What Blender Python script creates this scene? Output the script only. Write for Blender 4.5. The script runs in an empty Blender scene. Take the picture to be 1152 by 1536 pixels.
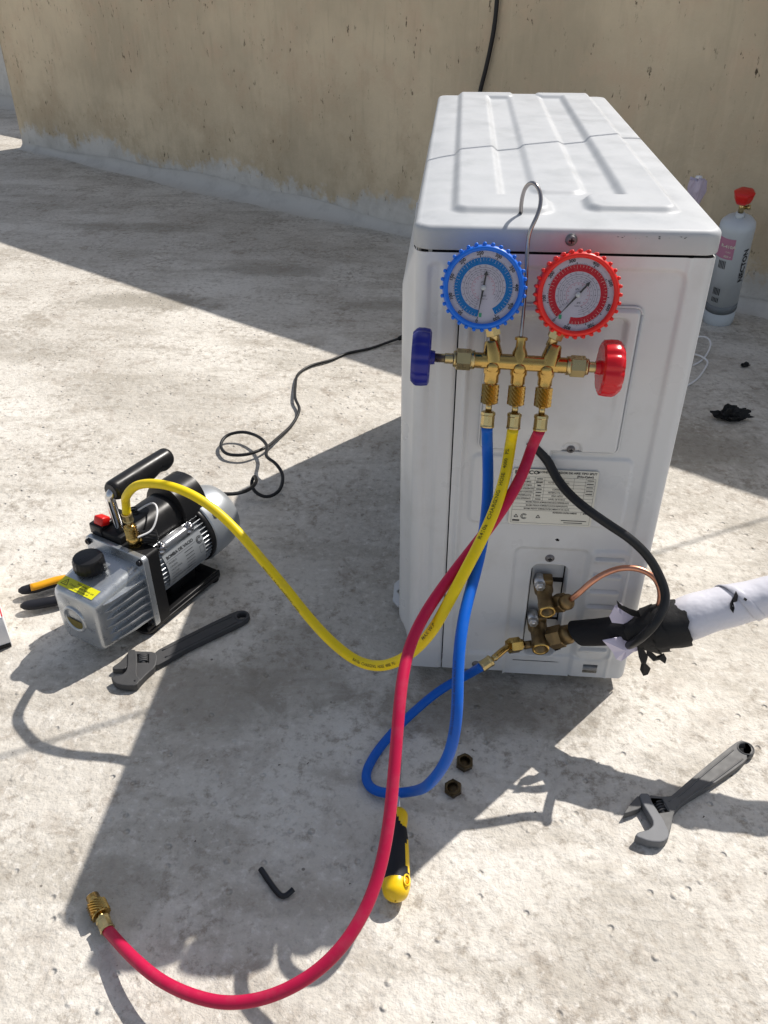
import bpy, bmesh, math, random
import numpy as np
from mathutils import Vector, Matrix
random.seed(7); rng = np.random.default_rng(7)
S = bpy.context.scene
COL = S.collection
PI = math.pi

# ------------------------------------------------------------------ camera, world, sun, exposure
CAM = np.array([0.03663, -0.75299, 0.76412]); YAW, PITCH, ROLL = -0.08382, 0.59818, -0.00278
FPX = 1252.2          # focal length in pixels of the 1152 x 1536 photograph
_f = np.array([math.sin(YAW)*math.cos(PITCH), math.cos(YAW)*math.cos(PITCH), -math.sin(PITCH)])
_r0 = np.array([math.cos(YAW), -math.sin(YAW), 0.0]); _u0 = np.cross(_r0, _f)
_r = _r0*math.cos(ROLL)+_u0*math.sin(ROLL); _u = -_r0*math.sin(ROLL)+_u0*math.cos(ROLL)
cd = bpy.data.cameras.new('camera'); cam = bpy.data.objects.new('camera', cd); COL.objects.link(cam)
cam.matrix_world = Matrix(((_r[0], _u[0], -_f[0], CAM[0]), (_r[1], _u[1], -_f[1], CAM[1]), (_r[2], _u[2], -_f[2], CAM[2]), (0, 0, 0, 1)))
cd.sensor_fit = 'VERTICAL'; cd.sensor_height = 36.0; cd.lens = 36.0*FPX/1536.0
cd.clip_start = 0.02; cd.clip_end = 500
S.camera = cam
SX, SY = -0.5548, -0.6329        # horizontal run of a shadow per metre of height
sun_dir = Vector((-SX, -SY, 1)).normalized()
elev = math.asin(sun_dir.z); azim = math.atan2(sun_dir.x, sun_dir.y)
w = bpy.data.worlds.new('World'); S.world = w; w.use_nodes = True
nt = w.node_tree; bg = nt.nodes['Background']; sky = nt.nodes.new('ShaderNodeTexSky')
sky.sky_type = 'NISHITA'; sky.sun_disc = False; sky.sun_elevation = elev; sky.sun_rotation = azim
sky.air_density = 1.0; sky.dust_density = 1.6; sky.ozone_density = 1.0
hs = nt.nodes.new('ShaderNodeHueSaturation'); hs.inputs['Saturation'].default_value = 0.58; nt.links.new(sky.outputs[0], hs.inputs['Color']); nt.links.new(hs.outputs[0], bg.inputs[0]); bg.inputs[1].default_value = 0.106
sl = bpy.data.lights.new('sun', 'SUN'); sl.energy = 4.6; sl.angle = math.radians(0.53); sl.color = (1.0, 0.945, 0.875)
so = bpy.data.objects.new('sun', sl); COL.objects.link(so); so.rotation_euler = (-sun_dir).to_track_quat('-Z', 'Y').to_euler()
so.location = (2, 2, 4)
S.view_settings.view_transform = 'Standard'; S.view_settings.look = 'None'
S.view_settings.exposure = 0.28; S.view_settings.gamma = 1.0; S.view_settings.use_curve_mapping = False
S.render.resolution_x = 768; S.render.resolution_y = 1024
S.cycles.max_bounces = 8

# ------------------------------------------------------------------ surveying the photograph: where a sight line meets a plane
def ray(u, v): return _f+_r*(u-576)/FPX-_u*(v-768)/FPX
def at(u, v, d=None, z=None, y=None, x=None):
    q = ray(u, v)
    if d is None:
        if z is not None: d = (z-CAM[2])/q[2]
        elif y is not None: d = (y-CAM[1])/q[1]
        else: d = (x-CAM[0])/q[0]
    return CAM+q*d

# ------------------------------------------------------------------ materials
def mat(name, col, rough=0.5, metal=0.0, var=0.06, vscale=30, bump=0.0, bscale=200, spec=0.5, coat=0.0, trans=0.0, ior=1.45, dirt=None, dscale=8, damt=0.4, sss=0.0, rvar=0.0, alpha=1.0):
    m = bpy.data.materials.new(name); m.use_nodes = True; N = m.node_tree.nodes; L = m.node_tree.links
    b = N['Principled BSDF']; b.inputs['Roughness'].default_value = rough; b.inputs['Metallic'].default_value = metal
    b.inputs['Specular IOR Level'].default_value = spec; b.inputs['Coat Weight'].default_value = coat; b.inputs['IOR'].default_value = ior
    b.inputs['Transmission Weight'].default_value = trans
    if alpha < 1: b.inputs['Alpha'].default_value = alpha
    if sss: b.inputs['Subsurface Weight'].default_value = sss; b.inputs['Subsurface Scale'].default_value = 0.004
    tc = N.new('ShaderNodeTexCoord'); n = N.new('ShaderNodeTexNoise'); n.inputs['Scale'].default_value = vscale; n.inputs['Detail'].default_value = 5
    L.new(tc.outputs['Object'], n.inputs['Vector'])
    mx = N.new('ShaderNodeMix'); mx.data_type = 'RGBA'
    mx.inputs[6].default_value = (*[c*(1-var) for c in col], 1); mx.inputs[7].default_value = (*[min(1, c*(1+var)) for c in col], 1)
    L.new(n.outputs['Fac'], mx.inputs[0]); last = mx.outputs[2]
    if dirt:
        n2 = N.new('ShaderNodeTexNoise'); n2.inputs['Scale'].default_value = dscale; n2.inputs['Detail'].default_value = 8; n2.inputs['Roughness'].default_value = 0.65
        L.new(tc.outputs['Object'], n2.inputs['Vector'])
        cr = N.new('ShaderNodeMapRange'); cr.inputs['From Min'].default_value = 0.5; cr.inputs['From Max'].default_value = 0.75; cr.inputs['To Max'].default_value = damt
        L.new(n2.outputs['Fac'], cr.inputs['Value'])
        m2 = N.new('ShaderNodeMix'); m2.data_type = 'RGBA'; m2.inputs[7].default_value = (*dirt, 1)
        L.new(cr.outputs[0], m2.inputs[0]); L.new(last, m2.inputs[6]); last = m2.outputs[2]
    L.new(last, b.inputs['Base Color'])
    if rvar:
        n3 = N.new('ShaderNodeTexNoise'); n3.inputs['Scale'].default_value = vscale*1.7; n3.inputs['Detail'].default_value = 6; L.new(tc.outputs['Object'], n3.inputs['Vector'])
        mr = N.new('ShaderNodeMapRange'); mr.inputs['To Min'].default_value = max(0.02, rough-rvar); mr.inputs['To Max'].default_value = min(1, rough+rvar)
        mr.inputs['From Min'].default_value = 0.3; mr.inputs['From Max'].default_value = 0.7
        L.new(n3.outputs['Fac'], mr.inputs['Value']); L.new(mr.outputs[0], b.inputs['Roughness'])
    if bump:
        nb = N.new('ShaderNodeTexNoise'); nb.inputs['Scale'].default_value = bscale; nb.inputs['Detail'].default_value = 3; L.new(tc.outputs['Object'], nb.inputs['Vector'])
        bp = N.new('ShaderNodeBump'); bp.inputs['Strength'].default_value = 0.6; bp.inputs['Distance'].default_value = bump
        L.new(nb.outputs['Fac'], bp.inputs['Height']); L.new(bp.outputs[0], b.inputs['Normal'])
    return m

M = {}
M['ac'] = mat('white_enamel', (0.59, 0.60, 0.61), 0.34, var=0.02, vscale=9, bump=0.00006, bscale=500, dirt=(0.42, 0.41, 0.39), dscale=14, damt=0.4, rvar=0.09)
M['actop'] = mat('dusty_enamel_sun_toned', (0.41, 0.425, 0.44), 0.50, var=0.05, vscale=14, bump=0.00006, bscale=500, dirt=(0.30, 0.32, 0.33), dscale=16, damt=0.6, rvar=0.12)  # white enamel with the sunlit lid's tone put into its colour, plus dusty mottle
M['acin'] = mat('galvanised_grey', (0.40, 0.42, 0.44), 0.42, 0.35, var=0.1)
M['dark'] = mat('dark_gap', (0.012, 0.012, 0.014), 0.7)
M['fin'] = mat('coil_aluminium', (0.35, 0.37, 0.38), 0.45, 0.7)
M['brass'] = mat('brass', (0.50, 0.33, 0.105), 0.22, 1.0, var=0.16, vscale=70, dirt=(0.25, 0.15, 0.05), dscale=60, damt=0.45, rvar=0.1)
M['brassold'] = mat('tarnished_brass', (0.22, 0.15, 0.07), 0.42, 0.85, var=0.3, vscale=90, dirt=(0.06, 0.045, 0.03), dscale=70, damt=0.7)
M['brasspale'] = mat('nickel_brass', (0.52, 0.41, 0.20), 0.30, 1.0, var=0.12, vscale=60, rvar=0.08)
M['copper'] = mat('copper', (0.62, 0.30, 0.20), 0.36, 1.0, var=0.2, vscale=80, dirt=(0.30, 0.13, 0.09), dscale=50, damt=0.5)
M['chrome'] = mat('chrome', (0.62, 0.61, 0.61), 0.13, 1.0, var=0.05)
M['hooksteel'] = mat('worn_chrome_rod', (0.36, 0.33, 0.32), 0.2, 1.0, var=0.2, vscale=90)
M['zinc'] = mat('zinc', (0.55, 0.56, 0.58), 0.38, 0.9, var=0.12, vscale=120, rvar=0.08)
M['screwgrey'] = mat('dull_screw', (0.20, 0.19, 0.19), 0.45, 0.6, var=0.15, vscale=200)
M['blue'] = mat('blue_rubber', (0.002, 0.13, 0.62), 0.38, var=0.08)
M['red'] = mat('red_rubber', (0.70, 0.014, 0.008), 0.38, var=0.08)
M['bluewheel'] = mat('dark_blue_plastic', (0.006, 0.010, 0.20), 0.3, var=0.08)
M['redwheel'] = mat('red_plastic', (0.55, 0.006, 0.014), 0.22, var=0.08)
M['hblue'] = mat('blue_hose', (0.0006, 0.10, 0.50), 0.45, var=0.10, vscale=70, spec=0.3, dirt=(0.05, 0.14, 0.36), dscale=55, damt=0.3)
M['hred'] = mat('crimson_hose', (0.46, 0.008, 0.055), 0.45, var=0.10, vscale=70, spec=0.3, dirt=(0.40, 0.09, 0.12), dscale=55, damt=0.35)
M['hyel'] = mat('yellow_hose', (0.77, 0.575, 0.006), 0.42, var=0.08, vscale=70, spec=0.3, dirt=(0.42, 0.33, 0.06), dscale=55, damt=0.4)
M['ink'] = mat('black_ink', (0.02, 0.02, 0.022), 0.6)
M['inkol'] = mat('olive_ink', (0.13, 0.10, 0.01), 0.6)
M['inkblue'] = mat('navy_ink', (0.003, 0.04, 0.18), 0.5)
M['dial'] = mat('dial_white', (0.40, 0.385, 0.45), 0.6, var=0.02, spec=0.1)
M['dialblue'] = mat('dial_blue', (0.001, 0.12, 0.36), 0.6, spec=0.1)
M['dialred'] = mat('dial_red', (0.36, 0.008, 0.018), 0.6, spec=0.1)
M['dialgreen'] = mat('dial_green', (0.02, 0.25, 0.12), 0.5)
M['glass'] = mat('clear_lens', (0.8, 0.8, 0.85), 0.05, var=0, alpha=0.012, spec=0.12)
M['blackp'] = mat('black_plastic', (0.012, 0.012, 0.013), 0.33, var=0.15, rvar=0.1, spec=0.28)
M['blackm'] = mat('black_matte', (0.010, 0.010, 0.011), 0.55, var=0.2, spec=0.28)
M['cable'] = mat('black_cable', (0.016, 0.017, 0.019), 0.42, var=0.2, spec=0.28)
M['foam'] = mat('black_foam', (0.014, 0.014, 0.016), 0.75, var=0.2, bump=0.0006, bscale=900, spec=0.28)
M['tape'] = mat('black_tape', (0.016, 0.016, 0.017), 0.6, var=0.3, bump=0.001, bscale=160, spec=0.28)
M['wrap'] = mat('white_pvc_wrap', (0.62, 0.62, 0.68), 0.33, var=0.07, vscale=25, bump=0.004, bscale=38, rvar=0.1)
M['wraptorn'] = mat('torn_white_wrap', (0.62, 0.58, 0.72), 0.4, var=0.08, bump=0.001, bscale=90)
M['cast'] = mat('cast_aluminium', (0.44, 0.465, 0.49), 0.31, 0.75, var=0.05, vscale=60, bump=0.00012, bscale=900, rvar=0.08)
M['castm'] = mat('motor_aluminium', (0.44, 0.465, 0.49), 0.35, 0.6, var=0.06, vscale=60, bump=0.0001, bscale=900)
M['plate'] = mat('nameplate_grey', (0.34, 0.36, 0.38), 0.35, 0.4)
M['labelw'] = mat('label_paper', (0.66, 0.65, 0.58), 0.5, var=0.02)
M['warn'] = mat('warning_yellow', (0.62, 0.60, 0.01), 0.4, var=0.05)
M['redsw'] = mat('red_switch', (0.60, 0.01, 0.008), 0.3)
M['white'] = mat('white_plastic', (0.75, 0.75, 0.76), 0.4)
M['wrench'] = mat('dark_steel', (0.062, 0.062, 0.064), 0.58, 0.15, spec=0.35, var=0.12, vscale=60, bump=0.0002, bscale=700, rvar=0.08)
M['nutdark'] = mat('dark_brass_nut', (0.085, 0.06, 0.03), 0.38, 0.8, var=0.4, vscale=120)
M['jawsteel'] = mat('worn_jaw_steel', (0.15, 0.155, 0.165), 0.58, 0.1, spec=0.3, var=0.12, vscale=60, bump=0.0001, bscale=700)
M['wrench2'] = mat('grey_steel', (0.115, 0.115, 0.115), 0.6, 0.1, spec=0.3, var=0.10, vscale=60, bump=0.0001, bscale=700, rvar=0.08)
M['steelblk'] = mat('black_oxide_steel', (0.012, 0.013, 0.018), 0.3, 0.3, var=0.2)
M['yelp'] = mat('yellow_plastic', (0.80, 0.52, 0.004), 0.3, var=0.05, sss=0.05)
M['orange'] = mat('amber_plastic', (0.72, 0.33, 0.006), 0.35, var=0.06)
M['grip'] = mat('navy_rubber', (0.012, 0.013, 0.018), 0.55, var=0.15, spec=0.28)
M['tank'] = mat('pale_cylinder_paint', (0.52, 0.57, 0.61), 0.4, var=0.03, dirt=(0.35, 0.38, 0.4), dscale=20, damt=0.3)
M['mauve'] = mat('mauve_label', (0.46, 0.20, 0.31), 0.5)
M['greyband'] = mat('grey_band', (0.16, 0.18, 0.20), 0.5)
M['grit'] = mat('grit', (0.10, 0.085, 0.07), 0.9, var=0.4)
M['boxred'] = mat('box_red_edge', (0.6, 0.02, 0.02), 0.5)
M['milky'] = mat('milky_plastic', (0.62, 0.55, 0.68), 0.35, trans=0.25, var=0.06, vscale=40)

# ------------------------------------------------------------------ geometry helpers
class MB:
    def __init__(s): s.v = []; s.f = []; s.m = []; s.sm = []
    def add(s, verts, faces, mi=0, smooth=True):
        o = len(s.v); s.v += [tuple(map(float, p)) for p in verts]
        s.f += [tuple(i+o for i in f) for f in faces]; s.m += [mi]*len(faces); s.sm += [smooth]*len(faces); return s
    def build(s, name, mats, parent=None, smooth_angle=None):
        me = bpy.data.meshes.new(name); me.from_pydata(s.v, [], s.f)
        mats = mats if isinstance(mats, (list, tuple)) else [mats]
        for k in mats: me.materials.append(M[k] if isinstance(k, str) else k)
        me.polygons.foreach_set('material_index', s.m); me.polygons.foreach_set('use_smooth', s.sm)
        me.update(); me.validate()
        o = bpy.data.objects.new(name, me); COL.objects.link(o)
        if parent: o.parent = parent
        return o
def sharpen(o, ang=35):
    me = o.data
    bm = bmesh.new(); bm.from_mesh(me)
    for e in bm.edges:
        e.smooth = not (len(e.link_faces) == 2 and e.calc_face_angle(0) > math.radians(ang))
    for f in bm.faces: f.smooth = True
    bm.to_mesh(me); bm.free(); return o
def empty(name, loc=(0, 0, 0), rot=None):
    o = bpy.data.objects.new(name, None); COL.objects.link(o); o.location = loc; o.empty_display_size = 0.02
    if rot is not None: o.rotation_euler = rot
    return o
def tag(o, label=None, cat=None, group=None, kind=None):
    if label: o['label'] = label
    if cat: o['category'] = cat
    if group: o['group'] = group
    if kind: o['kind'] = kind
    return o
def nrm(a): a = np.asarray(a, float); return a/(np.linalg.norm(a)+1e-12)
def basis(t):
    t = nrm(t); h = np.array([0, 0, 1.0]) if abs(t[2]) < 0.9 else np.array([1.0, 0, 0])
    a = nrm(np.cross(h, t)); return a, np.cross(t, a), t
def lathe(mb, p0, ax, prof, n=24, mi=0, smooth=True, cap=True, phase=0):
    """prof: list of (distance along ax, radius)"""
    a, b, t = basis(ax); p0 = np.array(p0, float); V = []; F = []
    for (l, r) in prof:
        for k in range(n):
            th = 2*PI*k/n+phase; V.append(p0+t*l+r*(a*math.cos(th)+b*math.sin(th)))
    for j in range(len(prof)-1):
        for k in range(n):
            k2 = (k+1) % n; F.append((j*n+k, j*n+k2, (j+1)*n+k2, (j+1)*n+k))
    if cap: F.append(tuple(range(n))[::-1]); F.append(tuple((len(prof)-1)*n+k for k in range(n)))
    mb.add(V, F, mi, smooth); return mb
def cyl(mb, p0, p1, r, n=20, mi=0, bev=0.0, r2=None, smooth=True, phase=0):
    p0 = np.array(p0, float); p1 = np.array(p1, float); L_ = np.linalg.norm(p1-p0); r2 = r if r2 is None else r2
    pr = [(0, r), (L_, r2)] if not bev else [(0, r-bev), (bev*.3, r-bev*.3), (bev, r), (L_-bev, r2), (L_-bev*.3, r2-bev*.3), (L_, r2-bev)]
    return lathe(mb, p0, p1-p0, pr, n, mi, smooth, True, phase)
def catmull(pts, step=0.004):
    P = np.array(pts, float); P = np.vstack([2*P[0]-P[1], P, 2*P[-1]-P[-2]]); out = []
    for i in range(1, len(P)-2):
        a, b, c, d = P[i-1:i+3]; n = max(2, int(np.linalg.norm(c-b)/step))
        t0, t1, t2, t3 = 0, np.linalg.norm(b-a)**.5+1e-6, 0, 0; t2 = t1+np.linalg.norm(c-b)**.5+1e-6; t3 = t2+np.linalg.norm(d-c)**.5+1e-6
        for k in range(n):
            t = t1+(t2-t1)*k/n
            A1 = (t1-t)/(t1-t0)*a+(t-t0)/(t1-t0)*b; A2 = (t2-t)/(t2-t1)*b+(t-t1)/(t2-t1)*c; A3 = (t3-t)/(t3-t2)*c+(t-t2)/(t3-t2)*d
            B1 = (t2-t)/(t2-t0)*A1+(t-t0)/(t2-t0)*A2; B2 = (t3-t)/(t3-t1)*A2+(t-t1)/(t3-t1)*A3
            out.append((t2-t)/(t2-t1)*B1+(t-t1)/(t2-t1)*B2)
    out.append(P[-2]); return np.array(out)
def smoothpath(P, it=3):
    P = P.copy()
    for _ in range(it): P[1:-1] = 0.25*P[:-2]+0.5*P[1:-1]+0.25*P[2:]
    return P
def resample(P, step):
    s = np.r_[0, np.cumsum(np.linalg.norm(np.diff(P, axis=0), axis=1))]; n = max(2, int(s[-1]/step)); q = np.linspace(0, s[-1], n+1)
    return np.stack([np.interp(q, s, P[:, k]) for k in range(3)], 1)
def frames(P):
    T = np.gradient(P, axis=0); T /= np.linalg.norm(T, axis=1)[:, None]+1e-12
    a, b, _ = basis(T[0]); A = [a]
    for i in range(1, len(P)):
        v = A[-1]-T[i]*np.dot(A[-1], T[i]); A.append(nrm(v))
    A = np.array(A); return T, A, np.cross(T, A)
def tube(mb, P, r, n=12, mi=0, flat=None, cap=True, jit=0):
    P = np.asarray(P, float); T, A, B = frames(P); V = []; F = []; m = len(P)
    R = np.full(m, r) if np.isscalar(r) else np.asarray(r)
    for i in range(m):
        for k in range(n):
            th = 2*PI*k/n; ra = R[i]*(1+jit*rng.normal()*0.5) if jit else R[i]
            ca, cb = math.cos(th), math.sin(th)
            if flat: cb *= flat
            V.append(P[i]+ra*(A[i]*ca+B[i]*cb))
    for i in range(m-1):
        for k in range(n):
            k2 = (k+1) % n; F.append((i*n+k, i*n+k2, (i+1)*n+k2, (i+1)*n+k))
    if cap: F.append(tuple(range(n))[::-1]); F.append(tuple((m-1)*n+k for k in range(n)))
    mb.add(V, F, mi, True); return mb
def rbox(mb, c, size, bev=0.001, R=None, mi=0, seg=2, taper=None):
    """bevelled box, centre c, full size, optional 3x3 rotation"""
    bm = bmesh.new(); bmesh.ops.create_cube(bm, size=1)
    for v in bm.verts:
        v.co = Vector((v.co.x*size[0], v.co.y*size[1], v.co.z*size[2]))
        if taper and v.co.z > 0: v.co.x *= taper[0]; v.co.y *= taper[1]
    if bev > 0: bmesh.ops.bevel(bm, geom=list(bm.edges), offset=bev, segments=seg, profile=0.5, affect='EDGES')
    bm.verts.ensure_lookup_table(); V = np.array([v.co[:] for v in bm.verts])
    if R is not None: V = V@np.array(R).T
    V = V+np.array(c); F = [tuple(v.index for v in f.verts) for f in bm.faces]; bm.free()
    mb.add(V, F, mi, seg > 1); return mb
def extrude(mb, poly, t, org=(0, 0, 0), ex=(1, 0, 0), ey=(0, 1, 0), mi=0, bev=0.0, smooth=False, holes=None):
    """2-D outline given real thickness t along ex x ey"""
    bm = bmesh.new(); vs = [bm.verts.new((p[0], p[1], 0)) for p in poly]
    es = [bm.edges.new((vs[i], vs[(i+1) % len(vs)])) for i in range(len(vs))]
    for h in (holes or []):
        hv = [bm.verts.new((p[0], p[1], 0)) for p in h]; es += [bm.edges.new((hv[i], hv[(i+1) % len(hv)])) for i in range(len(hv))]
    bmesh.ops.triangle_fill(bm, use_beauty=True, use_dissolve=True, edges=es)
    for f in bm.faces:
        if f.normal.z < 0: f.normal_flip()
    g = bmesh.ops.extrude_face_region(bm, geom=list(bm.faces)); top = [e for e in g['geom'] if isinstance(e, bmesh.types.BMVert)]
    for v in top: v.co.z += t
    bmesh.ops.recalc_face_normals(bm, faces=list(bm.faces))
    if bev:
        ee = [e for e in bm.edges if len(e.link_faces) == 2 and e.calc_face_angle(0) > 0.9 and abs(e.verts[0].co.z-e.verts[1].co.z) < 1e-7]
        bmesh.ops.bevel(bm, geom=ee, offset=bev, segments=2, profile=0.5, affect='EDGES')
    ex = nrm(ex); ey = nrm(ey); ez = np.cross(ex, ey); bm.verts.ensure_lookup_table(); bm.verts.index_update()
    V = [np.array(org)+ex*v.co.x+ey*v.co.y+ez*v.co.z for v in bm.verts]; F = [tuple(v.index for v in f.verts) for f in bm.faces]; bm.free()
    mb.add(V, F, mi, smooth); return mb
def circ(cx, cy, r, n=24, a0=0, a1=2*PI, close=False):
    return [(cx+r*math.cos(a0+(a1-a0)*k/(n if not close else n-1)), cy+r*math.sin(a0+(a1-a0)*k/(n if not close else n-1))) for k in range(n)]
def rrect(x0, y0, x1, y1, r, n=5):
    o = []
    for (cx, cy, a) in ((x1-r, y1-r, 0), (x0+r, y1-r, PI/2), (x0+r, y0+r, PI), (x1-r, y0+r, 1.5*PI)):
        for k in range(n+1): o.append((cx+r*math.cos(a+PI/2*k/n), cy+r*math.sin(a+PI/2*k/n)))
    return o
_tc = {}
def text2d(s, size, align='CENTER', bold=0.0):
    k = (s, align, bold)
    if k not in _tc:
        cu = bpy.data.curves.new('t', 'FONT'); cu.body = s; cu.size = 1.0; cu.align_x = align; cu.align_y = 'CENTER'; cu.resolution_u = 2; cu.offset = bold
        ob = bpy.data.objects.new('t', cu); COL.objects.link(ob); bpy.context.view_layer.update()
        me = ob.evaluated_get(bpy.context.evaluated_depsgraph_get()).to_mesh()
        _tc[k] = (np.array([v.co[:2] for v in me.vertices]) if len(me.vertices) else np.zeros((0, 2)), [tuple(p.vertices) for p in me.polygons])
        bpy.data.objects.remove(ob); bpy.data.curves.remove(cu)
    V, F = _tc[k]; return V*size, F
def put_text(mb, s, size, fn, mi=0, align='CENTER', bold=0.0, sx=1.0):
    V, F = text2d(s, size, align, bold)
    if len(V): mb.add([fn(x*sx, y) for x, y in V], F, mi, False)
def sdrr(X, Y, x0, y0, x1, y1, r):
    """signed distance to a rounded rectangle (negative inside)"""
    cx, cy = (x0+x1)/2, (y0+y1)/2; qx = np.abs(X-cx)-(x1-x0)/2+r; qy = np.abs(Y-cy)-(y1-y0)/2+r
    return np.hypot(np.maximum(qx, 0), np.maximum(qy, 0))+np.minimum(np.maximum(qx, qy), 0)-r
def ramp(sd, wd): # 1 inside, 0 outside, smooth over wd
    t = np.clip(0.5-sd/wd, 0, 1); return t*t*(3-2*t)
def hexnut(mb, c, ax, af, h, mi=0, hole=0.0, ch=0.15):
    R = af/2/math.cos(PI/6); c = np.array(c, float); ax = nrm(ax); e = R*ch
    pr = [(0, R-e), (e*.6, R), (h-e*.6, R), (h, R-e)]
    if hole: pr = [(0, hole)]+pr+[(h, hole), (h*.7, hole*.93), (0, hole)]
    lathe(mb, c, ax, pr, 6, mi, False, cap=not hole)
def knurl(mb, p0, p1, r, n=30, m=9, amp=0.0005, mi=0, bev=0.001):
    p0 = np.array(p0, float); p1 = np.array(p1, float); L_ = np.linalg.norm(p1-p0); a, b, t = basis(p1-p0); V = []; F = []
    rows = [(0, r-bev*1.5, 0), (bev, r-amp, 0)]+[(bev+(L_-2*bev)*j/m, r, 1 if j % 2 else -1) for j in range(m+1)]+[(L_-bev, r-amp, 0), (L_, r-bev*1.5, 0)]
    for (l, rr, s) in rows:
        for k in range(n): 
            q = rr+(amp*(1 if (k % 2)*2-1 == s else -1) if s else 0); th = 2*PI*k/n; V.append(p0+t*l+q*(a*math.cos(th)+b*math.sin(th)))
    for j in range(len(rows)-1):
        for k in range(n): k2 = (k+1) % n; F.append((j*n+k, j*n+k2, (j+1)*n+k2, (j+1)*n+k))
    F.append(tuple(range(n))[::-1]); F.append(tuple((len(rows)-1)*n+k for k in range(n)))
    mb.add(V, F, mi, False)
def screw_head(name, c, ax, r, parent, mk='screwgrey'):
    mb = MB(); c = np.array(c, float); ax = nrm(ax)
    lathe(mb, c-ax*0.001, ax, [(0, r*1.25), (0.0013, r*1.25), (0.0013, r), (0.0022, r*.97), (0.003, r*.75), (0.0034, r*.3)], 20, 0)
    a, b, t = basis(ax)
    for q in (a, b):
        R = np.stack([q, np.cross(t, q), t], 1); rbox(mb, c+ax*0.0026, (r*1.1, r*0.24, 0.0016), 0, R, 1, 1)
    return mb.build(name, [mk, 'dark'], parent)

# ================================================================== SETTING: roof floor
def noise2(X, Y, seeds, k0, amp):
    Z = np.zeros_like(X)
    r2 = np.random.default_rng(seeds)
    for i in range(14):
        a = r2.uniform(0, 2*PI); k = k0*r2.uniform(0.5, 2.2); Z += np.sin((X*math.cos(a)+Y*math.sin(a))*k+r2.uniform(0, 6.28))
    return Z*amp/5
def axis(lo, hi, far, step):
    c = list(np.arange(lo, hi+1e-6, step)); g = step
    L_, R_ = [], []; x = lo
    while x > -far: g *= 1.35; x -= g; L_.append(x)
    g = step; x = hi
    while x < far: g *= 1.35; x += g; R_.append(x)
    return np.array(L_[::-1]+c+R_)
xs = axis(-0.9, 0.9, 90, 0.006); ys = axis(-0.75, 1.2, 90, 0.006)
X, Y = np.meshgrid(xs, ys); near = np.clip(1.6-np.hypot(X, Y-0.3)*0.35, 0, 1)
Zf = noise2(X, Y, 1, 12, 0.0007)+noise2(X, Y, 2, 70, 0.00035)+noise2(X, Y, 3, 190, 0.00022)
Zf = -np.abs(Zf)*near-0.0002
nx, ny = len(xs), len(ys); V = np.stack([X.ravel(), Y.ravel(), Zf.ravel()], 1)
ii = (np.arange(ny-1)[:, None]*nx+np.arange(nx-1)[None, :]).ravel()
F = np.stack([ii, ii+1, ii+nx+1, ii+nx], 1)
me = bpy.data.meshes.new('roof_floor'); me.vertices.add(len(V)); me.vertices.foreach_set('co', V.ravel()); me.loops.add(F.size); me.loops.foreach_set('vertex_index', F.ravel())
me.polygons.add(len(F)); me.polygons.foreach_set('loop_start', np.arange(0, F.size, 4)); me.polygons.foreach_set('loop_total', np.full(len(F), 4)); me.update(); me.validate()
me.polygons.foreach_set('use_smooth', np.ones(len(F), bool))
floor = bpy.data.objects.new('roof_floor', me); COL.objects.link(floor); tag(floor, kind='structure')

def nd(N, t, **kw):
    n = N.new(t)
    for k, v in kw.items():
        try: n.inputs[k].default_value = v
        except Exception: setattr(n, k, v)
    return n
def mixc(N, L, fac, a, b, mode='MIX'):
    m = N.new('ShaderNodeMix'); m.data_type = 'RGBA'; m.blend_type = mode
    for s, v in ((0, fac), (6, a), (7, b)):
        if isinstance(v, (tuple, float, int)): m.inputs[s].default_value = (*v, 1) if isinstance(v, tuple) else v
        else: L.new(v, m.inputs[s])
    return m.outputs[2]
def noise(N, L, vec, scale, detail=5, rough=0.55, dist=0.0):
    n = N.new('ShaderNodeTexNoise'); n.inputs['Scale'].default_value = scale; n.inputs['Detail'].default_value = detail; n.inputs['Roughness'].default_value = rough; n.inputs['Distortion'].default_value = dist
    L.new(vec, n.inputs['Vector']); return n.outputs['Fac']
def mr(N, L, v, a, b, c=0.0, d=1.0):
    n = N.new('ShaderNodeMapRange'); n.interpolation_type = 'SMOOTHSTEP'
    for k, q in (('From Min', a), ('From Max', b), ('To Min', c), ('To Max', d)): n.inputs[k].default_value = q
    L.new(v, n.inputs['Value']); return n.outputs[0]
def mth(N, L, op, a, b=None):
    n = N.new('ShaderNodeMath'); n.operation = op
    for s, v in ((0, a), (1, b)):
        if v is None: continue
        if isinstance(v, (int, float)): n.inputs[s].default_value = v
        else: L.new(v, n.inputs[s])
    return n.outputs[0]
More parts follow.
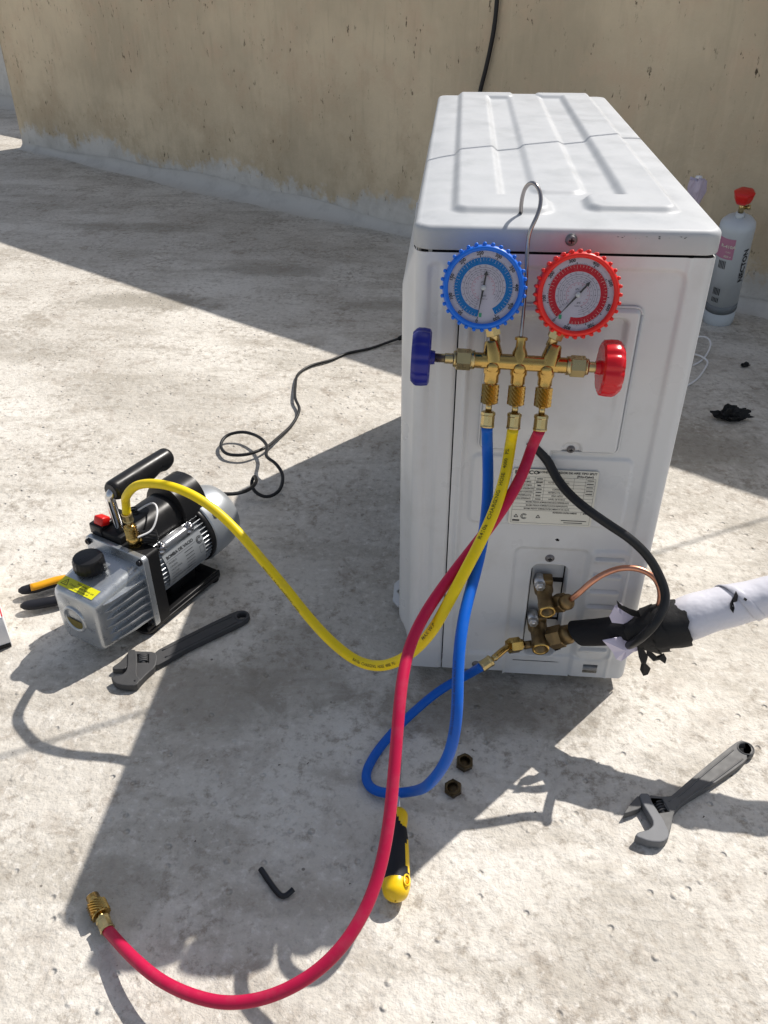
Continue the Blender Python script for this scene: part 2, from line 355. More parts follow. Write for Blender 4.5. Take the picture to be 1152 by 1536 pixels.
def floor_material():
    m = bpy.data.materials.new('roof_coating'); m.use_nodes = True; N = m.node_tree.nodes; L = m.node_tree.links; b = N['Principled BSDF']
    tc = N.new('ShaderNodeTexCoord'); v = tc.outputs['Object']
    big = noise(N, L, v, 2.6, 6, 0.6); mid = noise(N, L, v, 17, 8, 0.68, 0.6); fine = noise(N, L, v, 95, 6, 0.65); grit = noise(N, L, v, 330, 3, 0.6)
    c = mixc(N, L, mr(N, L, big, 0.36, 0.66), (0.475, 0.445, 0.395), (0.635, 0.605, 0.55))
    brown = mth(N, L, 'MULTIPLY', mr(N, L, mid, 0.50, 0.68), mr(N, L, big, 0.66, 0.38, 0.12, 1.0))
    c = mixc(N, L, mth(N, L, 'MULTIPLY', brown, 0.70), c, (0.28, 0.235, 0.19))
    # dark mottles: small scuffed patches where the white coat has worn through
    f2 = noise(N, L, v, 62, 9, 0.74, 0.1)
    dens = noise(N, L, v, 6.5, 4, 0.6); mot = mth(N, L, 'MULTIPLY', mr(N, L, mth(N, L, 'ADD', f2, mth(N, L, 'MULTIPLY', mth(N, L, 'SUBTRACT', dens, 0.5), 0.42)), 0.50, 0.66), mr(N, L, grit, 0.30, 0.55, 0.55, 1.0))
    c = mixc(N, L, mth(N, L, 'MULTIPLY', mot, 0.72), c, (0.235, 0.20, 0.16))
    mp = N.new('ShaderNodeMapping'); mp.inputs['Rotation'].default_value = (0, 0, math.radians(-34)); mp.inputs['Scale'].default_value = (1.0, 3.2, 1); L.new(v, mp.inputs['Vector'])
    st = noise(N, L, mp.outputs[0], 4.2, 7, 0.62, 0.4)
    c = mixc(N, L, mth(N, L, 'MULTIPLY', mr(N, L, st, 0.51, 0.62), 0.40), c, (0.30, 0.268, 0.22))
    c = mixc(N, L, mr(N, L, fine, 0.52, 0.70, 0, 0.5), c, (0.73, 0.705, 0.66))
    c = mixc(N, L, mr(N, L, fine, 0.47, 0.32, 0, 0.42), c, (0.26, 0.24, 0.215))
    sepf = N.new('ShaderNodeSeparateXYZ'); L.new(v, sepf.inputs[0])
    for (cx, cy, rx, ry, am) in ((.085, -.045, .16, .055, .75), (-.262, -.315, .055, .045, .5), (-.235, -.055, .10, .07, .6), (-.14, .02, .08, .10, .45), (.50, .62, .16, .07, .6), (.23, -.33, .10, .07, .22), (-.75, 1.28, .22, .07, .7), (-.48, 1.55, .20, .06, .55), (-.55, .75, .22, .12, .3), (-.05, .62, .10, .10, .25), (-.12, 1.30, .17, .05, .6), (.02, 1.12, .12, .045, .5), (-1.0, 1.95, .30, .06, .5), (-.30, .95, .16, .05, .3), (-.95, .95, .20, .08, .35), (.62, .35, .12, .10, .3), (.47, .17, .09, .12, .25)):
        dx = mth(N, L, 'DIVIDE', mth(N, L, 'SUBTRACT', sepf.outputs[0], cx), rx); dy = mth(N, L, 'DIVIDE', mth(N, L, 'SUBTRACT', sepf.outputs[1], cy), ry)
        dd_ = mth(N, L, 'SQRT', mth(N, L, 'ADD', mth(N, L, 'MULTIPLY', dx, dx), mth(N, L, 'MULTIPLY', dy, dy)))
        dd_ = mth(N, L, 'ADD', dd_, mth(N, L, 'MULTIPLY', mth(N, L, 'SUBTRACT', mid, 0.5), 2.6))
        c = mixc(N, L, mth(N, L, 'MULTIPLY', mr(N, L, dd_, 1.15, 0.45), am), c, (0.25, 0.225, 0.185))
    # scattered dark specks
    vo = N.new('ShaderNodeTexVoronoi'); vo.inputs['Scale'].default_value = 24; L.new(v, vo.inputs['Vector'])
    sp = mr(N, L, vo.outputs['Distance'], 0.055, 0.03)
    vc = N.new('ShaderNodeSeparateColor'); L.new(vo.outputs['Color'], vc.inputs[0]); sel = mr(N, L, vc.outputs[0], 0.72, 0.76)
    c = mixc(N, L, mth(N, L, 'MULTIPLY', mth(N, L, 'MULTIPLY', sp, sel), 0.75), c, (0.08, 0.07, 0.06))
    L.new(c, b.inputs['Base Color']); b.inputs['Roughness'].default_value = 0.72; b.inputs['Specular IOR Level'].default_value = 0.35
    # brushed, pimpled relief
    b1 = noise(N, L, v, 55, 6, 0.62, 0.15); b0 = noise(N, L, v, 150, 4, 0.6, 0.0)
    vo2 = N.new('ShaderNodeTexVoronoi'); vo2.inputs['Scale'].default_value = 48; vo2.inputs['Randomness'].default_value = 1.0; L.new(v, vo2.inputs['Vector'])
    vc2 = N.new('ShaderNodeSeparateColor'); L.new(vo2.outputs['Color'], vc2.inputs[0])
    pim = mth(N, L, 'MULTIPLY', mr(N, L, vo2.outputs['Distance'], 0.22, 0.02), mr(N, L, vc2.outputs[1], 0.60, 0.95))
    pit = mth(N, L, 'MULTIPLY', mr(N, L, vo2.outputs['Distance'], 0.20, 0.05), mr(N, L, vc2.outputs[2], 0.86, 0.90))
    h = mth(N, L, 'ADD', mth(N, L, 'MULTIPLY', b1, 0.70), mth(N, L, 'MULTIPLY', pim, 0.80)); h = mth(N, L, 'SUBTRACT', h, mth(N, L, 'MULTIPLY', pit, 0.45)); h = mth(N, L, 'ADD', h, mth(N, L, 'MULTIPLY', b0, 0.30)); h = mth(N, L, 'ADD', h, mth(N, L, 'MULTIPLY', grit, 0.10))
    bp = N.new('ShaderNodeBump'); bp.inputs['Strength'].default_value = 1.0; bp.inputs['Distance'].default_value = 0.0050; L.new(h, bp.inputs['Height']); L.new(bp.outputs[0], b.inputs['Normal'])
    return m
M['cove'] = mat('cove_coating', (0.57, 0.545, 0.50), 0.75, var=0.08, vscale=9, bump=0.0012, bscale=40, dirt=(0.33, 0.31, 0.28), dscale=11, damt=0.5, spec=0.25)
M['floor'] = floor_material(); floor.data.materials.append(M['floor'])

# ------------------------------------------------------------------ parapet walls
TW = np.array([0.831, -0.556]); NW = np.array([0.556, 0.831])         # along the wall, and its outward normal
def wall_material(base, white_h, name):
    m = bpy.data.materials.new(name); m.use_nodes = True; N = m.node_tree.nodes; L = m.node_tree.links; b = N['Principled BSDF']
    tc = N.new('ShaderNodeTexCoord'); v = tc.outputs['Object']; sep = N.new('ShaderNodeSeparateXYZ'); L.new(v, sep.inputs[0])
    big = noise(N, L, v, 1.7, 5, 0.6); mid = noise(N, L, v, 9, 7, 0.65)
    mp = N.new('ShaderNodeMapping'); mp.inputs['Scale'].default_value = (46, 46, 8); L.new(v, mp.inputs['Vector'])
    drip = noise(N, L, mp.outputs[0], 1.0, 5, 0.6, 0.3)
    mp3 = N.new('ShaderNodeMapping'); mp3.inputs['Scale'].default_value = (60, 60, 26); L.new(v, mp3.inputs['Vector']); spot = noise(N, L, mp3.outputs[0], 1.0, 4, 0.7)
    d = tuple(q*0.80 for q in base); l = tuple(min(1, q*1.08) for q in base)
    c = mixc(N, L, mr(N, L, big, 0.35, 0.65), d, l)
    c = mixc(N, L, mr(N, L, mid, 0.45, 0.7, 0, 0.6), c, (base[0]*0.95, base[1]*0.86, base[2]*0.85))
    c = mixc(N, L, mr(N, L, drip, 0.52, 0.72, 0, 0.18), c, (base[0]*0.5, base[1]*0.5, base[2]*0.48))
    c = mixc(N, L, mr(N, L, drip, 0.45, 0.3, 0, 0.12), c, (base[0]*1.25, base[1]*1.25, base[2]*1.3))
    c = mixc(N, L, mth(N, L, 'MULTIPLY', mr(N, L, spot, 0.61, 0.69), mr(N, L, mid, 0.42, 0.58)), c, (0.09, 0.068, 0.045))
    # grime above the skirting
    z = sep.outputs[2]; gr = mth(N, L, 'MULTIPLY', mr(N, L, z, 0.50, 0.08), mr(N, L, mid, 0.35, 0.65)); c = mixc(N, L, mth(N, L, 'MULTIPLY', gr, 0.32), c, (base[0]*0.50, base[1]*0.50, base[2]*0.42))
    # white waterproofing coat lapped up the wall foot, ragged top
    e = N.new('ShaderNodeMapping'); e.inputs['Scale'].default_value = (3.0, 3.0, 0.8); L.new(v, e.inputs['Vector']); en = noise(N, L, e.outputs[0], 1.0, 3, 0.5)
    e2 = noise(N, L, v, 26, 6, 0.7)
    hh = mth(N, L, 'ADD', mr(N, L, en, 0.35, 0.7, white_h*0.75, white_h*1.5), mth(N, L, 'MULTIPLY', mth(N, L, 'SUBTRACT', e2, 0.5), 0.17))
    df = mth(N, L, 'SUBTRACT', hh, z); wf = mr(N, L, df, -0.014, 0.030)
    wcol = mixc(N, L, mr(N, L, mid, 0.4, 0.65), (0.66, 0.64, 0.60), (0.54, 0.52, 0.48)); wcol = mixc(N, L, mr(N, L, spot, 0.62, 0.72, 0, 0.6), wcol, (0.12, 0.11, 0.10))
    c = mixc(N, L, mth(N, L, 'MULTIPLY', wf, 0.93), c, wcol)
    L.new(c, b.inputs['Base Color']); b.inputs['Roughness'].default_value = 0.85; b.inputs['Specular IOR Level'].default_value = 0.2
    h = mth(N, L, 'ADD', noise(N, L, v, 28, 8, 0.65), mth(N, L, 'MULTIPLY', drip, 0.12)); h = mth(N, L, 'ADD', h, mth(N, L, 'MULTIPLY', noise(N, L, v, 160, 4, 0.6), 0.25))
    bp = N.new('ShaderNodeBump'); bp.inputs['Strength'].default_value = 0.8; bp.inputs['Distance'].default_value = 0.006; L.new(h, bp.inputs['Height']); L.new(bp.outputs[0], b.inputs['Normal'])
    return m
M['stucco'] = wall_material((0.63, 0.525, 0.37), 0.080, 'ochre_stucco')
M['stucco2'] = wall_material((0.58, 0.58, 0.55), 0.5, 'pale_stucco')
def parapet(name, off, s0, s1, height, thick, mk, fillet=0.036, seed=3):
    """wall face on the line NW.p = off, from s0 to s1 along TW; object origin at the world origin"""
    root = empty(name, (*(NW*off+TW*(s0+s1)/2), 0)); inv = np.array([root.location.x, root.location.y, 0])
    P = lambda s, o, z: np.array([*(NW*(off+o)+TW*s), z])-inv
    n = max(2, int((s1-s0)/0.05)); mb = MB(); rr = np.random.default_rng(seed)
    wav = np.cumsum(rr.normal(0, 0.001, n+1)); wav -= np.linspace(wav[0], wav[-1], n+1); zs = np.linspace(-0.02, height, 24)
    V = []; F = []
    for i in range(n+1):
        s = s0+(s1-s0)*i/n
        for z in zs: V.append(P(s, -0.0015*math.sin(s*3.1+z*4)-0.001*math.sin(s*9-z*7), z))
    nz = len(zs)
    for i in range(n):
        for j in range(nz-1): F.append((i*nz+j, (i+1)*nz+j, (i+1)*nz+j+1, i*nz+j+1))
    mb.add(V, F, 0, True)
    A = [P(s0, 0, -0.02), P(s0, thick, -0.02), P(s0, thick, height), P(s0, 0, height)]; B = [P(s1, 0, -0.02), P(s1, thick, -0.02), P(s1, thick, height), P(s1, 0, height)]
    mb.add(A+B, [(0, 3, 2, 1), (4, 5, 6, 7), (3, 7, 6, 2), (1, 2, 6, 5)], 0, False)
    face = mb.build('wall_face', mk, root)
    if fillet:
        mb = MB(); V = []; F = []; m = 8
        for i in range(n+1):
            s = s0+(s1-s0)*i/n; fr = fillet*(1+0.35*math.sin(s*2.3)+0.12*math.sin(s*11)+10*wav[i]); fr = max(0.02, fr)
            for k in range(m+1):
                a = PI/2*k/m; V.append(P(s, -fr*(1-math.sin(a))*1.5-0.0025, fr*(1-math.cos(a))-0.001))
        for i in range(n):
            for k in range(m): F.append((i*(m+1)+k, (i+1)*(m+1)+k, (i+1)*(m+1)+k+1, i*(m+1)+k+1))
        mb.add(V, F, 0, True); mb.build('coved_skirting', 'cove', root)
    return root
s_left = float(TW@np.array([-1.93, 3.157]))
pw = parapet('parapet_wall', 1.555, s_left, 4.6, 1.03, 0.14, 'stucco')
tag(pw, 'long ochre stucco parapet with ragged white waterproofing along its foot, behind the air conditioner', 'wall')
fb = at(6, 158, z=0); far_off = float(NW@fb[:2])
print('far', far_off); pf = parapet('parapet_wall', far_off, -7.0, float(TW@fb[:2])+1.6, max(.35, (far_off-1.66)/.834), 0.14, 'stucco2', 0.04, 9)
tag(pf, 'pale grey wall glimpsed past the left end of the ochre parapet', 'wall')

# ================================================================== AIR CONDITIONER OUTDOOR UNIT
W, LEN, HT, ZB, ZC = 0.271, 0.771, 0.560, 0.0145, 0.5365
ac = empty('air_conditioner', (0, 0, 0)); tag(ac, 'white air conditioner outdoor unit standing on the roof with gauges hung on its end', 'air conditioner')

def heightfield(name, x0, x1, z0, z1, step, fn, place, mk, parent, smooth=True, keep=None):
    a = np.linspace(x0, x1, int((x1-x0)/step)+1); b = np.linspace(z0, z1, int((z1-z0)/step)+1); X, Z = np.meshgrid(a, b); D = fn(X, Z)
    V = place(X.ravel(), Z.ravel(), D.ravel()); nx = len(a)
    i = (np.arange(len(b)-1)[:, None]*nx+np.arange(nx-1)[None, :]).ravel(); F = np.stack([i, i+1, i+nx+1, i+nx], 1)
    if keep is not None:
        kx = X.ravel()[F].mean(1); kz = Z.ravel()[F].mean(1); F = F[keep(kx, kz)]
    mb = MB(); mb.v = [tuple(p) for p in V]; mb.f = [tuple(q) for q in F]; mb.m = [0]*len(F); mb.sm = [smooth]*len(F)
    return mb.build(name, mk, parent)

# --- top cover: embossed lid with skirt, one mesh wrapped over rounded edges
def lid_height(X, Y):
    wd = 0.009
    A = np.maximum(ramp(sdrr(X, Y, .036, .036, .080, .80, .012), wd), ramp(sdrr(X, Y, .036, .036, .124, .088, .014), wd))
    A = np.maximum(A, ramp(sdrr(X, Y, .036, .712, .120, .83, .010), wd))
    B = ramp(sdrr(X, Y, .112, .110, .1615, .83, .012), wd)*0.62
    C = np.maximum(ramp(sdrr(X, Y, .1955, .049, .2395, .80, .014), wd), ramp(sdrr(X, Y, .159, .049, .2395, .096, .012), wd))
    C = np.maximum(C, ramp(sdrr(X, Y, .156, .722, .2395, .83, .010), wd))
    h = np.maximum(np.maximum(A, B), C)*0.0056
    return h
def build_lid():
    # parametric: superellipse-like outline offset inwards; rows go skirt -> edge radius -> top grid
    r_c = 0.016; er = 0.006
    nx_, ny_ = 150, 400
    xs_ = np.linspace(0.0, W, nx_); ys_ = np.linspace(0.0, LEN, ny_); X, Y = np.meshgrid(xs_, ys_)
    # squeeze grid corners to a rounded outline
    def clampxy(X, Y, inset):
        x0, x1, y0, y1 = inset, W-inset, inset, LEN-inset; Xc = np.clip(X, x0, x1); Yc = np.clip(Y, y0, y1); rr = max(r_c-inset, 0.002)
        cx = np.clip(Xc, x0+rr, x1-rr); cy = np.clip(Yc, y0+rr, y1-rr); dx, dy = Xc-cx, Yc-cy; d = np.hypot(dx, dy); k = np.where(d > rr, rr/np.maximum(d, 1e-9), 1)
        return cx+dx*k, cy+dy*k
    Xc, Yc = clampxy(X, Y, er)
    sd = sdrr(Xc, Yc, er, er, W-er, LEN-er, r_c-er); Zt = HT+lid_height(Xc, Yc)*np.clip(-sd/0.012, 0, 1)-0.0022*np.clip(1+sd/0.03, 0, 1)**2
    V = np.stack([Xc.ravel(), Yc.ravel(), Zt.ravel()], 1).tolist()
    i = (np.arange(ny_-1)[:, None]*nx_+np.arange(nx_-1)[None, :]).ravel(); F = np.stack([i, i+1, i+nx_+1, i+nx_], 1).tolist()
    # perimeter
    per = [(j, 0) for j in range(nx_)]+[(nx_-1, k) for k in range(1, ny_)]+[(j, ny_-1) for j in range(nx_-2, -1, -1)]+[(0, k) for k in range(ny_-2, 0, -1)]
    prev = [k*nx_+j for (j, k) in per]
    PX = np.array([xs_[j] for j, k in per]); PY = np.array([ys_[k] for j, k in per])
    zt = HT-0.0022
    ring = [(er-er*math.sin(a), zt-er*(1-math.cos(a))) for a in np.linspace(PI/10, PI/2, 5)]+[(0.0, ZC+0.001), (0.0006, ZC), (0.004, ZC)]
    for (ins, z) in ring:
        x, y = clampxy(PX, PY, ins); base = len(V); V += [[a, b, z] for a, b in zip(x, y)]; n = len(per)
        F += [[prev[q], base+q, base+(q+1) % n, prev[(q+1) % n]] for q in range(n)]; prev = [base+q for q in range(n)]
    mb = MB(); mb.add(V, [tuple(f) for f in F], 0, True); o = mb.build('top_cover', 'actop', ac); return o
lid = build_lid()
screw_head('screw', at(857, 360, y=-0.0005), (0, -1, 0), 0.0043, lid)
# chipped paint marks along the cover's front edge
mb = MB()
for k in range(12):
    x = 0.178+0.065*rng.random()**1.2; s = 0.0002+0.0004*rng.random()*(1 if k > 3 else 1.6); z = HT-0.0072-0.0028*rng.random(); q = circ(0, 0, s, 6)
    mb.add([(x+a*(1+1.5*rng.random()), -0.0003, z+b*0.5) for a, b in q], [tuple(range(6))], 0, False)
mb.build('paint_chips', 'blackm', lid)

# --- end (service) panel, right of the joint
PO = .0012; XG = 0.0445                                      # the joint between the front panel and the service panel
def end_panel(X, Z):
    d = np.zeros_like(X)
    d -= 0.0034*ramp(sdrr(X, Z, .057, .045, .246, .5215, .012), .006)               # large pressed field
    d += 0.0026*ramp(sdrr(X, Z, .066, .2395, .2305, .325, .008), .005)              # field the rating label sits on
    d -= 0.0030*ramp(sdrr(X, Z, .121, .004, .2015, .2055, .008), .006)              # field around the valves
    d += 0.0026*ramp(sdrr(X, Z, .2045, .046, .2475, .2075, .009), .005)             # field with the louvres
    d += 0.0022*np.exp(-((X-.0535)/.0022)**2)*np.clip((.5-Z)/.01, 0, 1)*np.clip((Z-.11)/.02, 0, 1)
    for zc in (.1955, .1730, .1495, .1270, .1045, .0600):                            # pressed louvres
        a = ramp(sdrr(X, Z, .2085, zc-.0050, .2415, zc+.0018, .003), .0030); d += a*0.0032*np.clip((Z-zc+.0052)/.006, 0, 1); d -= .0030*ramp(sdrr(X, Z, .210, zc+.0018, .240, zc+.0040, .001), .0016)
    d -= 0.013*ramp(sdrr(X, Z, .1420, .046, .1815, .1820, .009), .0022)             # valve pocket
    d += 0.0012*np.exp(-((sdrr(X, Z, .1405, .0445, .1830, .1835, .011))/.0018)**2)   # its rolled rim
    d += 0.0010*np.exp(-((X-.2455)/.0022)**2)
    # rounded vertical corners
    rr = .011; e = np.clip(X-(W-PO-rr), 0, rr-1e-5); d -= rr-np.sqrt(rr*rr-e*e)
    return d
def pl(X, Z, D): return np.stack([X, PO-D, Z], 1)
def keep(kx, kz):
    k = np.ones(len(kx), bool)
    k &= ~((kx > .2165) & (kx < .2345) & (kz > .0225) & (kz < .0365))               # rectangular knock-out
    k &= ~(np.hypot(kx-.165, kz-.219) < .0019)
    k &= ~(np.hypot((kx-.1815), (kz-.0570)/.8) < .0075)
    k &= ~((kx > .1793) & (kx < .1811) & (kz > .092) & (kz < .172)); k &= ~((kx > .160) & (kx < .1811) & (kz > .0895) & (kz < .0935)); k &= ~((kx > .1428) & (kx < .1438) & (kz > .05) & (kz < .172)); k &= ~((kx > .166) & (kx < .1805) & (kz > .147) & (kz < .1545))
    k &= ~((kx > .132) & (kx < .1865) & (kz > .0343) & (kz < .0357))
    k &= ~((kz < .0180) & ((kx < .1205) | ((kx > .2) & (kx < .2)))) 
    cr = .012; cx, cz = W-PO-cr, ZB+cr; k &= ~((kx > cx) & (kz < cz) & (np.hypot(kx-cx, kz-cz) > cr))
    k &= ~((kz < .0165) & (kx > .2005))
    return k
sp = heightfield('service_panel', XG+.0006, W-PO-.0001, .0125, ZC-.0024, .00115, end_panel, pl, 'ac', ac, keep=keep)
# inner backing seen through gaps, and body sides
mb = MB(); rbox(mb, (W/2, LEN/2, .275), (W-.034, LEN-.044, .515), 0, mi=0, seg=1); mb.build('inner_chassis', 'dark', ac)
for (x, z) in ((.160, .191), (.087, .027)): screw_head('screw', (x, PO-float(end_panel(np.array([x]), np.array([z]))[0]), z), (0, -1, 0), .0042, sp)
# valve plate behind the pocket's lower half
mb = MB(); rbox(mb, (.188, .0105, .030), (.026, .0015, .012), .0005, mi=0); mb.build('knockout_flap', 'ac', sp)
# return flange of the service panel round the corner
mb = MB(); extrude(mb, [(0, 0), (.095, 0), (.095, .512), (0, .512)], .0012, (W-PO-.0013, .0120, ZB+.006), (0, 1, 0), (0, 0, 1), 0); mb.build('panel_return', 'ac', sp)

# --- front panel (fan side): strip seen beside the joint plus the bulged grille face
def strip(X, Z):
    d = np.zeros_like(X)
    d -= 0.0024*ramp(sdrr(X, Z, .0155, .05, .0265, .5235, .0055), .006)
    rr = .011; e = np.clip((PO+rr)-X, 0, rr-1e-5); d -= rr-np.sqrt(rr*rr-e*e); e = np.clip(X-(XG-.004), 0, .004); d -= .5*e
    return d
fp = heightfield('front_panel', PO+.0001, XG-.0006, ZB+.003, ZC-.0024, .0012, strip, pl, 'ac', ac)
mb = MB(); BX = -.0135
# front face with tapered bulge and a round fan opening
cyf, czf, rf = .335, .285, .205
outer = []
face = heightfield('front_face', .0125, LEN-.01, ZB+.003, ZC-.0024, .006,
    lambda Yy, Zz: np.clip(np.minimum(np.minimum(Yy-.0145, LEN-.02-Yy)/.020, np.minimum((Zz-.0565)/.012, (ZC+.002-Zz)/.045)), 0, 1)*.0125,
    lambda Yy, Zz, D: np.stack([PO+.0001-D, Yy, Zz], 1), 'ac', fp, keep=lambda a, b: np.hypot(a-cyf, b-czf) > rf)
mb = MB()
R3 = [np.array([-.0135, cyf, czf])]
for rad in np.linspace(.03, rf, 14):
    P = np.array([[-.0115-.006*math.cos(min(1, rad/rf)*PI/2), cyf+rad*math.cos(a), czf+rad*math.sin(a)] for a in np.linspace(0, 2*PI, 61)]); tube(mb, P, .0013, 5)
for k in range(12):
    a = 2*PI*k/12; P = np.array([[-.0115-.006*math.cos(r/rf*PI/2), cyf+r*math.cos(a), czf+r*math.sin(a)] for r in np.linspace(.02, rf+.004, 8)]); tube(mb, P, .0016, 5)
lathe(mb, (-.017, cyf, czf), (-1, 0, 0), [(0, .034), (.004, .034), (.006, .028)], 24)
mb.build('fan_grille', 'ac', fp)
mb = MB(); lathe(mb, (-.005, cyf, czf), (1, 0, 0), [(0, .03), (.06, .032)], 20)
for k in range(3):
    a0 = 2*PI*k/3; V = []; F = []
    for i in range(7):
        r = .03+.16*i/6
        for j in range(7): a = a0+(.9+.2*i/6)*(j/6-.5); V.append((.004+.045*j/6, cyf+r*math.cos(a), czf+r*math.sin(a)))
    for i in range(6):
        for j in range(6): F.append((i*7+j, i*7+j+1, (i+1)*7+j+1, (i+1)*7+j))
    mb.add(V, F, 0, True)
mb.build('fan', 'greyband', ac)
# back corner and the coil side
mb = MB(); rbox(mb, (W/2, LEN-.012, .275), (W-.012, .016, .518), .006, mi=0); mb.build('far_panel', 'ac', ac)
mb = MB(); rbox(mb, (W-.0135, .11+(LEN-.13)/2, .275), (.018, LEN-.15, .50), 0, mi=0, seg=1)
for k in range(150): rbox(mb, (W-.0045, .118+k*(LEN-.15)/151, .275), (.002, .0006, .50), 0, mi=0, seg=1)
for k in range(13): rbox(mb, (W-.0025, .43, .045+k*.038), (.0022, LEN-.15, .0022), 0, mi=1, seg=1)
mb.build('condenser_coil', ['fin', 'ac'], ac)
mb = MB(); rbox(mb, (W/2, LEN/2, .0185), (W-.016, LEN-.024, .007), .002, mi=0); mb.build('base_pan', 'ac', ac)
for (x, y) in ((-.014, .150), (-.014, .60), (W+.004, .150), (W+.004, .60)):
    mb = MB(); s = -1 if x < 0 else 1
    poly = [(-.030*s, -.035), (.004*s, -.030), (.012*s, -.018), (.012*s, .018), (.004*s, .030), (-.030*s, .035)]
    if s < 0: poly = poly[::-1]
    extrude(mb, poly, .004, (x, y, .009), (1, 0, 0), (0, 1, 0), 0, .0008, holes=[circ(.001*s, 0, .006, 12)])
    rbox(mb, (x-.02*s, y, .0045), (.022, .055, .009), .001, mi=1)
    mb.build('foot', ['ac', 'blackp'], ac)

# --- electrical hatch
def hatch(X, Z):
    sd = sdrr(X, Z, .072, .333, .2120, .4865, .006); lobe = sdrr(X, Z, .100, .3205, .146, .36, .008); sd = np.minimum(sd, lobe)
    d = .0055*ramp(sd+.0015, .003)
    dish = ramp(sdrr(X, Z, .083, .350, .2005, .4775, .006), .006)
    t = np.clip((Z-.362)/(.476-.362), 0, 1)
    d -= dish*.0075*np.clip(t, 0, 1)**1.2*ramp(sdrr(X, Z, .083, .300, .2005, .4775, .006), .006)
    d += .0035*ramp(sdrr(X, Z, .100, .355, .1800, .4600, .02), .03)
    d -= .0035*ramp(sdrr(X, Z, .1555, .325, .1745, .345, .007), .004)
    return d
def hkeep(kx, kz):
    sl = .0035*(.487-kz)/.15
    return np.minimum(sdrr(kx, kz, .072, .333, .2120, .4865, .006), sdrr(kx, kz, .100, .3205, .146, .36, .008)) < 0
ht = heightfield('electrical_hatch', .070, .214, .318, .489, .0011, hatch, lambda X, Z, D: np.stack([X, .0031-D, Z], 1), 'ac', ac, keep=hkeep)
screw_head('screw', (.165, .0007, .3365), (0, -1, 0), .0034, ht)
# shadow-gap lip round the hatch
mb = MB(); P = np.array([(x, .0026, z) for x, z in rrect(.0712, .3322, .2128, .4873, .007, 4)]+[(.2128, .0026, .48)]); tube(mb, P, .0011, 6); mb.build('gasket_lip', 'ac', ht)

# --- rating label
lx0, lz0, lx1, lz1 = .1085, .2415, .1975, .3115; LY = .0002
def lp(a, b, lift=.00025): return np.array([a, LY-lift, b])
mb = MB(); pts = rrect(lx0, lz0, lx1, lz1, .003); mb.add([lp(a, b, 0.0002) for a, b in pts], [tuple(range(len(pts)))], 0, False)
lab = mb.build('rating_label', 'labelw', ac)
pr = MB()
def rect(mb, x0, z0, x1, z1, fn, mi=0): mb.add([fn(x0, z0), fn(x1, z0), fn(x1, z1), fn(x0, z1)], [(0, 1, 2, 3)], mi, False)
fl = lambda a, b: lp(a, b, .0005)
lw = .00022
def hl(x0, x1, z): rect(pr, x0, z-lw/2, x1, z+lw/2, fl)
def vl(x, z0, z1): rect(pr, x-lw/2, z0, x+lw/2, z1, fl)
ix0, ix1 = .1115, .1950; top = .3022
zr = [top-.0042*k for k in range(12)]
for k in range(11): hl(ix0, ix1, zr[k])
vl(ix0, lz0+.0022, top); vl(ix1, lz0+.0022, top); hl(ix0, ix1, lz0+.0022)
vl(.1325, zr[7], top); vl(.1425, zr[7], top); vl(.1730, zr[7], top); vl(.1850, zr[10]-.004, top)
T = lambda s, x, z, size, al='CENTER', bold=0, sx=1: put_text(pr, s, size, lambda a, b: fl(x+a, z+b), 0, al, bold, sx)
T('PHILCO', .1108, .3074, .0060, 'LEFT', .03, 1.2)
extrude(pr, [(0, -.0013), (.0017, 0), (0, .0013)], .0001, (.1355, LY-.0004, .3074), (1, 0, 0), (0, 0, 1))
T('ACONDICIONADOR DE AIRE TIPO SPLIT', .1955, .3083, .0034, 'RIGHT', .025, 1.0); T('(Frio-Calor)', .1925, .3044, .0035, 'RIGHT', .03)
for k, (a, b_, c_) in enumerate((('MODELO', '', 'POTENCIA'), ('TENSION NOMINAL', '220-240V', 'POTENCIA NOMINAL'), ('FRECUENCIA NOMINAL', '50Hz', ''), ('CAPACIDAD REFRIGERACION', '', 'CORRIENTE'),
        ('CAPACIDAD CALEFACCION', '', 'ARTEFACTO CLASE'), ('REFRIGERANTE', 'R410A', 'PESO NETO'), ('CARGA REFRIGERANTE', '', 'NIVEL DE RUIDO'))):
    z = zr[k]-.0021; T(a, .122, z, .0027, bold=.01, sx=.9*.62 if len(a) > 12 else .9)
    if b_: T(b_, .1375, z, .0025, bold=.05, sx=.75)
    else: rect(pr, .1345, z-.0006, .1405, z+.0004, fl)
    if c_: T(c_, .1575, z, .0027, bold=.01, sx=.85)
    if k < 5: rect(pr, .1865, z-.0006, .1935, z+.0003, fl)
for k, s in enumerate(('MAXIMA PRESION ADMISIBLE DESCARGA REFRIGERANTE', 'MAXIMA PRESION ADMISIBLE SUCCION REFRIGERANTE', 'MAXIMA PRESION ADMISIBLE INTERCAMBIADOR DE CALOR')): T(s, .148, zr[7+k]-.0021, .0027, bold=.01, sx=.66)
T('PROTECCION CONTRA HUMEDAD', .1680, zr[10]-.0021, .0026, bold=.03, sx=.62); T('IPX4', .1895, zr[10]-.0021, .0025, bold=.05)
rect(pr, .165, .2480, .192, .2489, fl); rect(pr, .168, .2453, .188, .2461, fl)
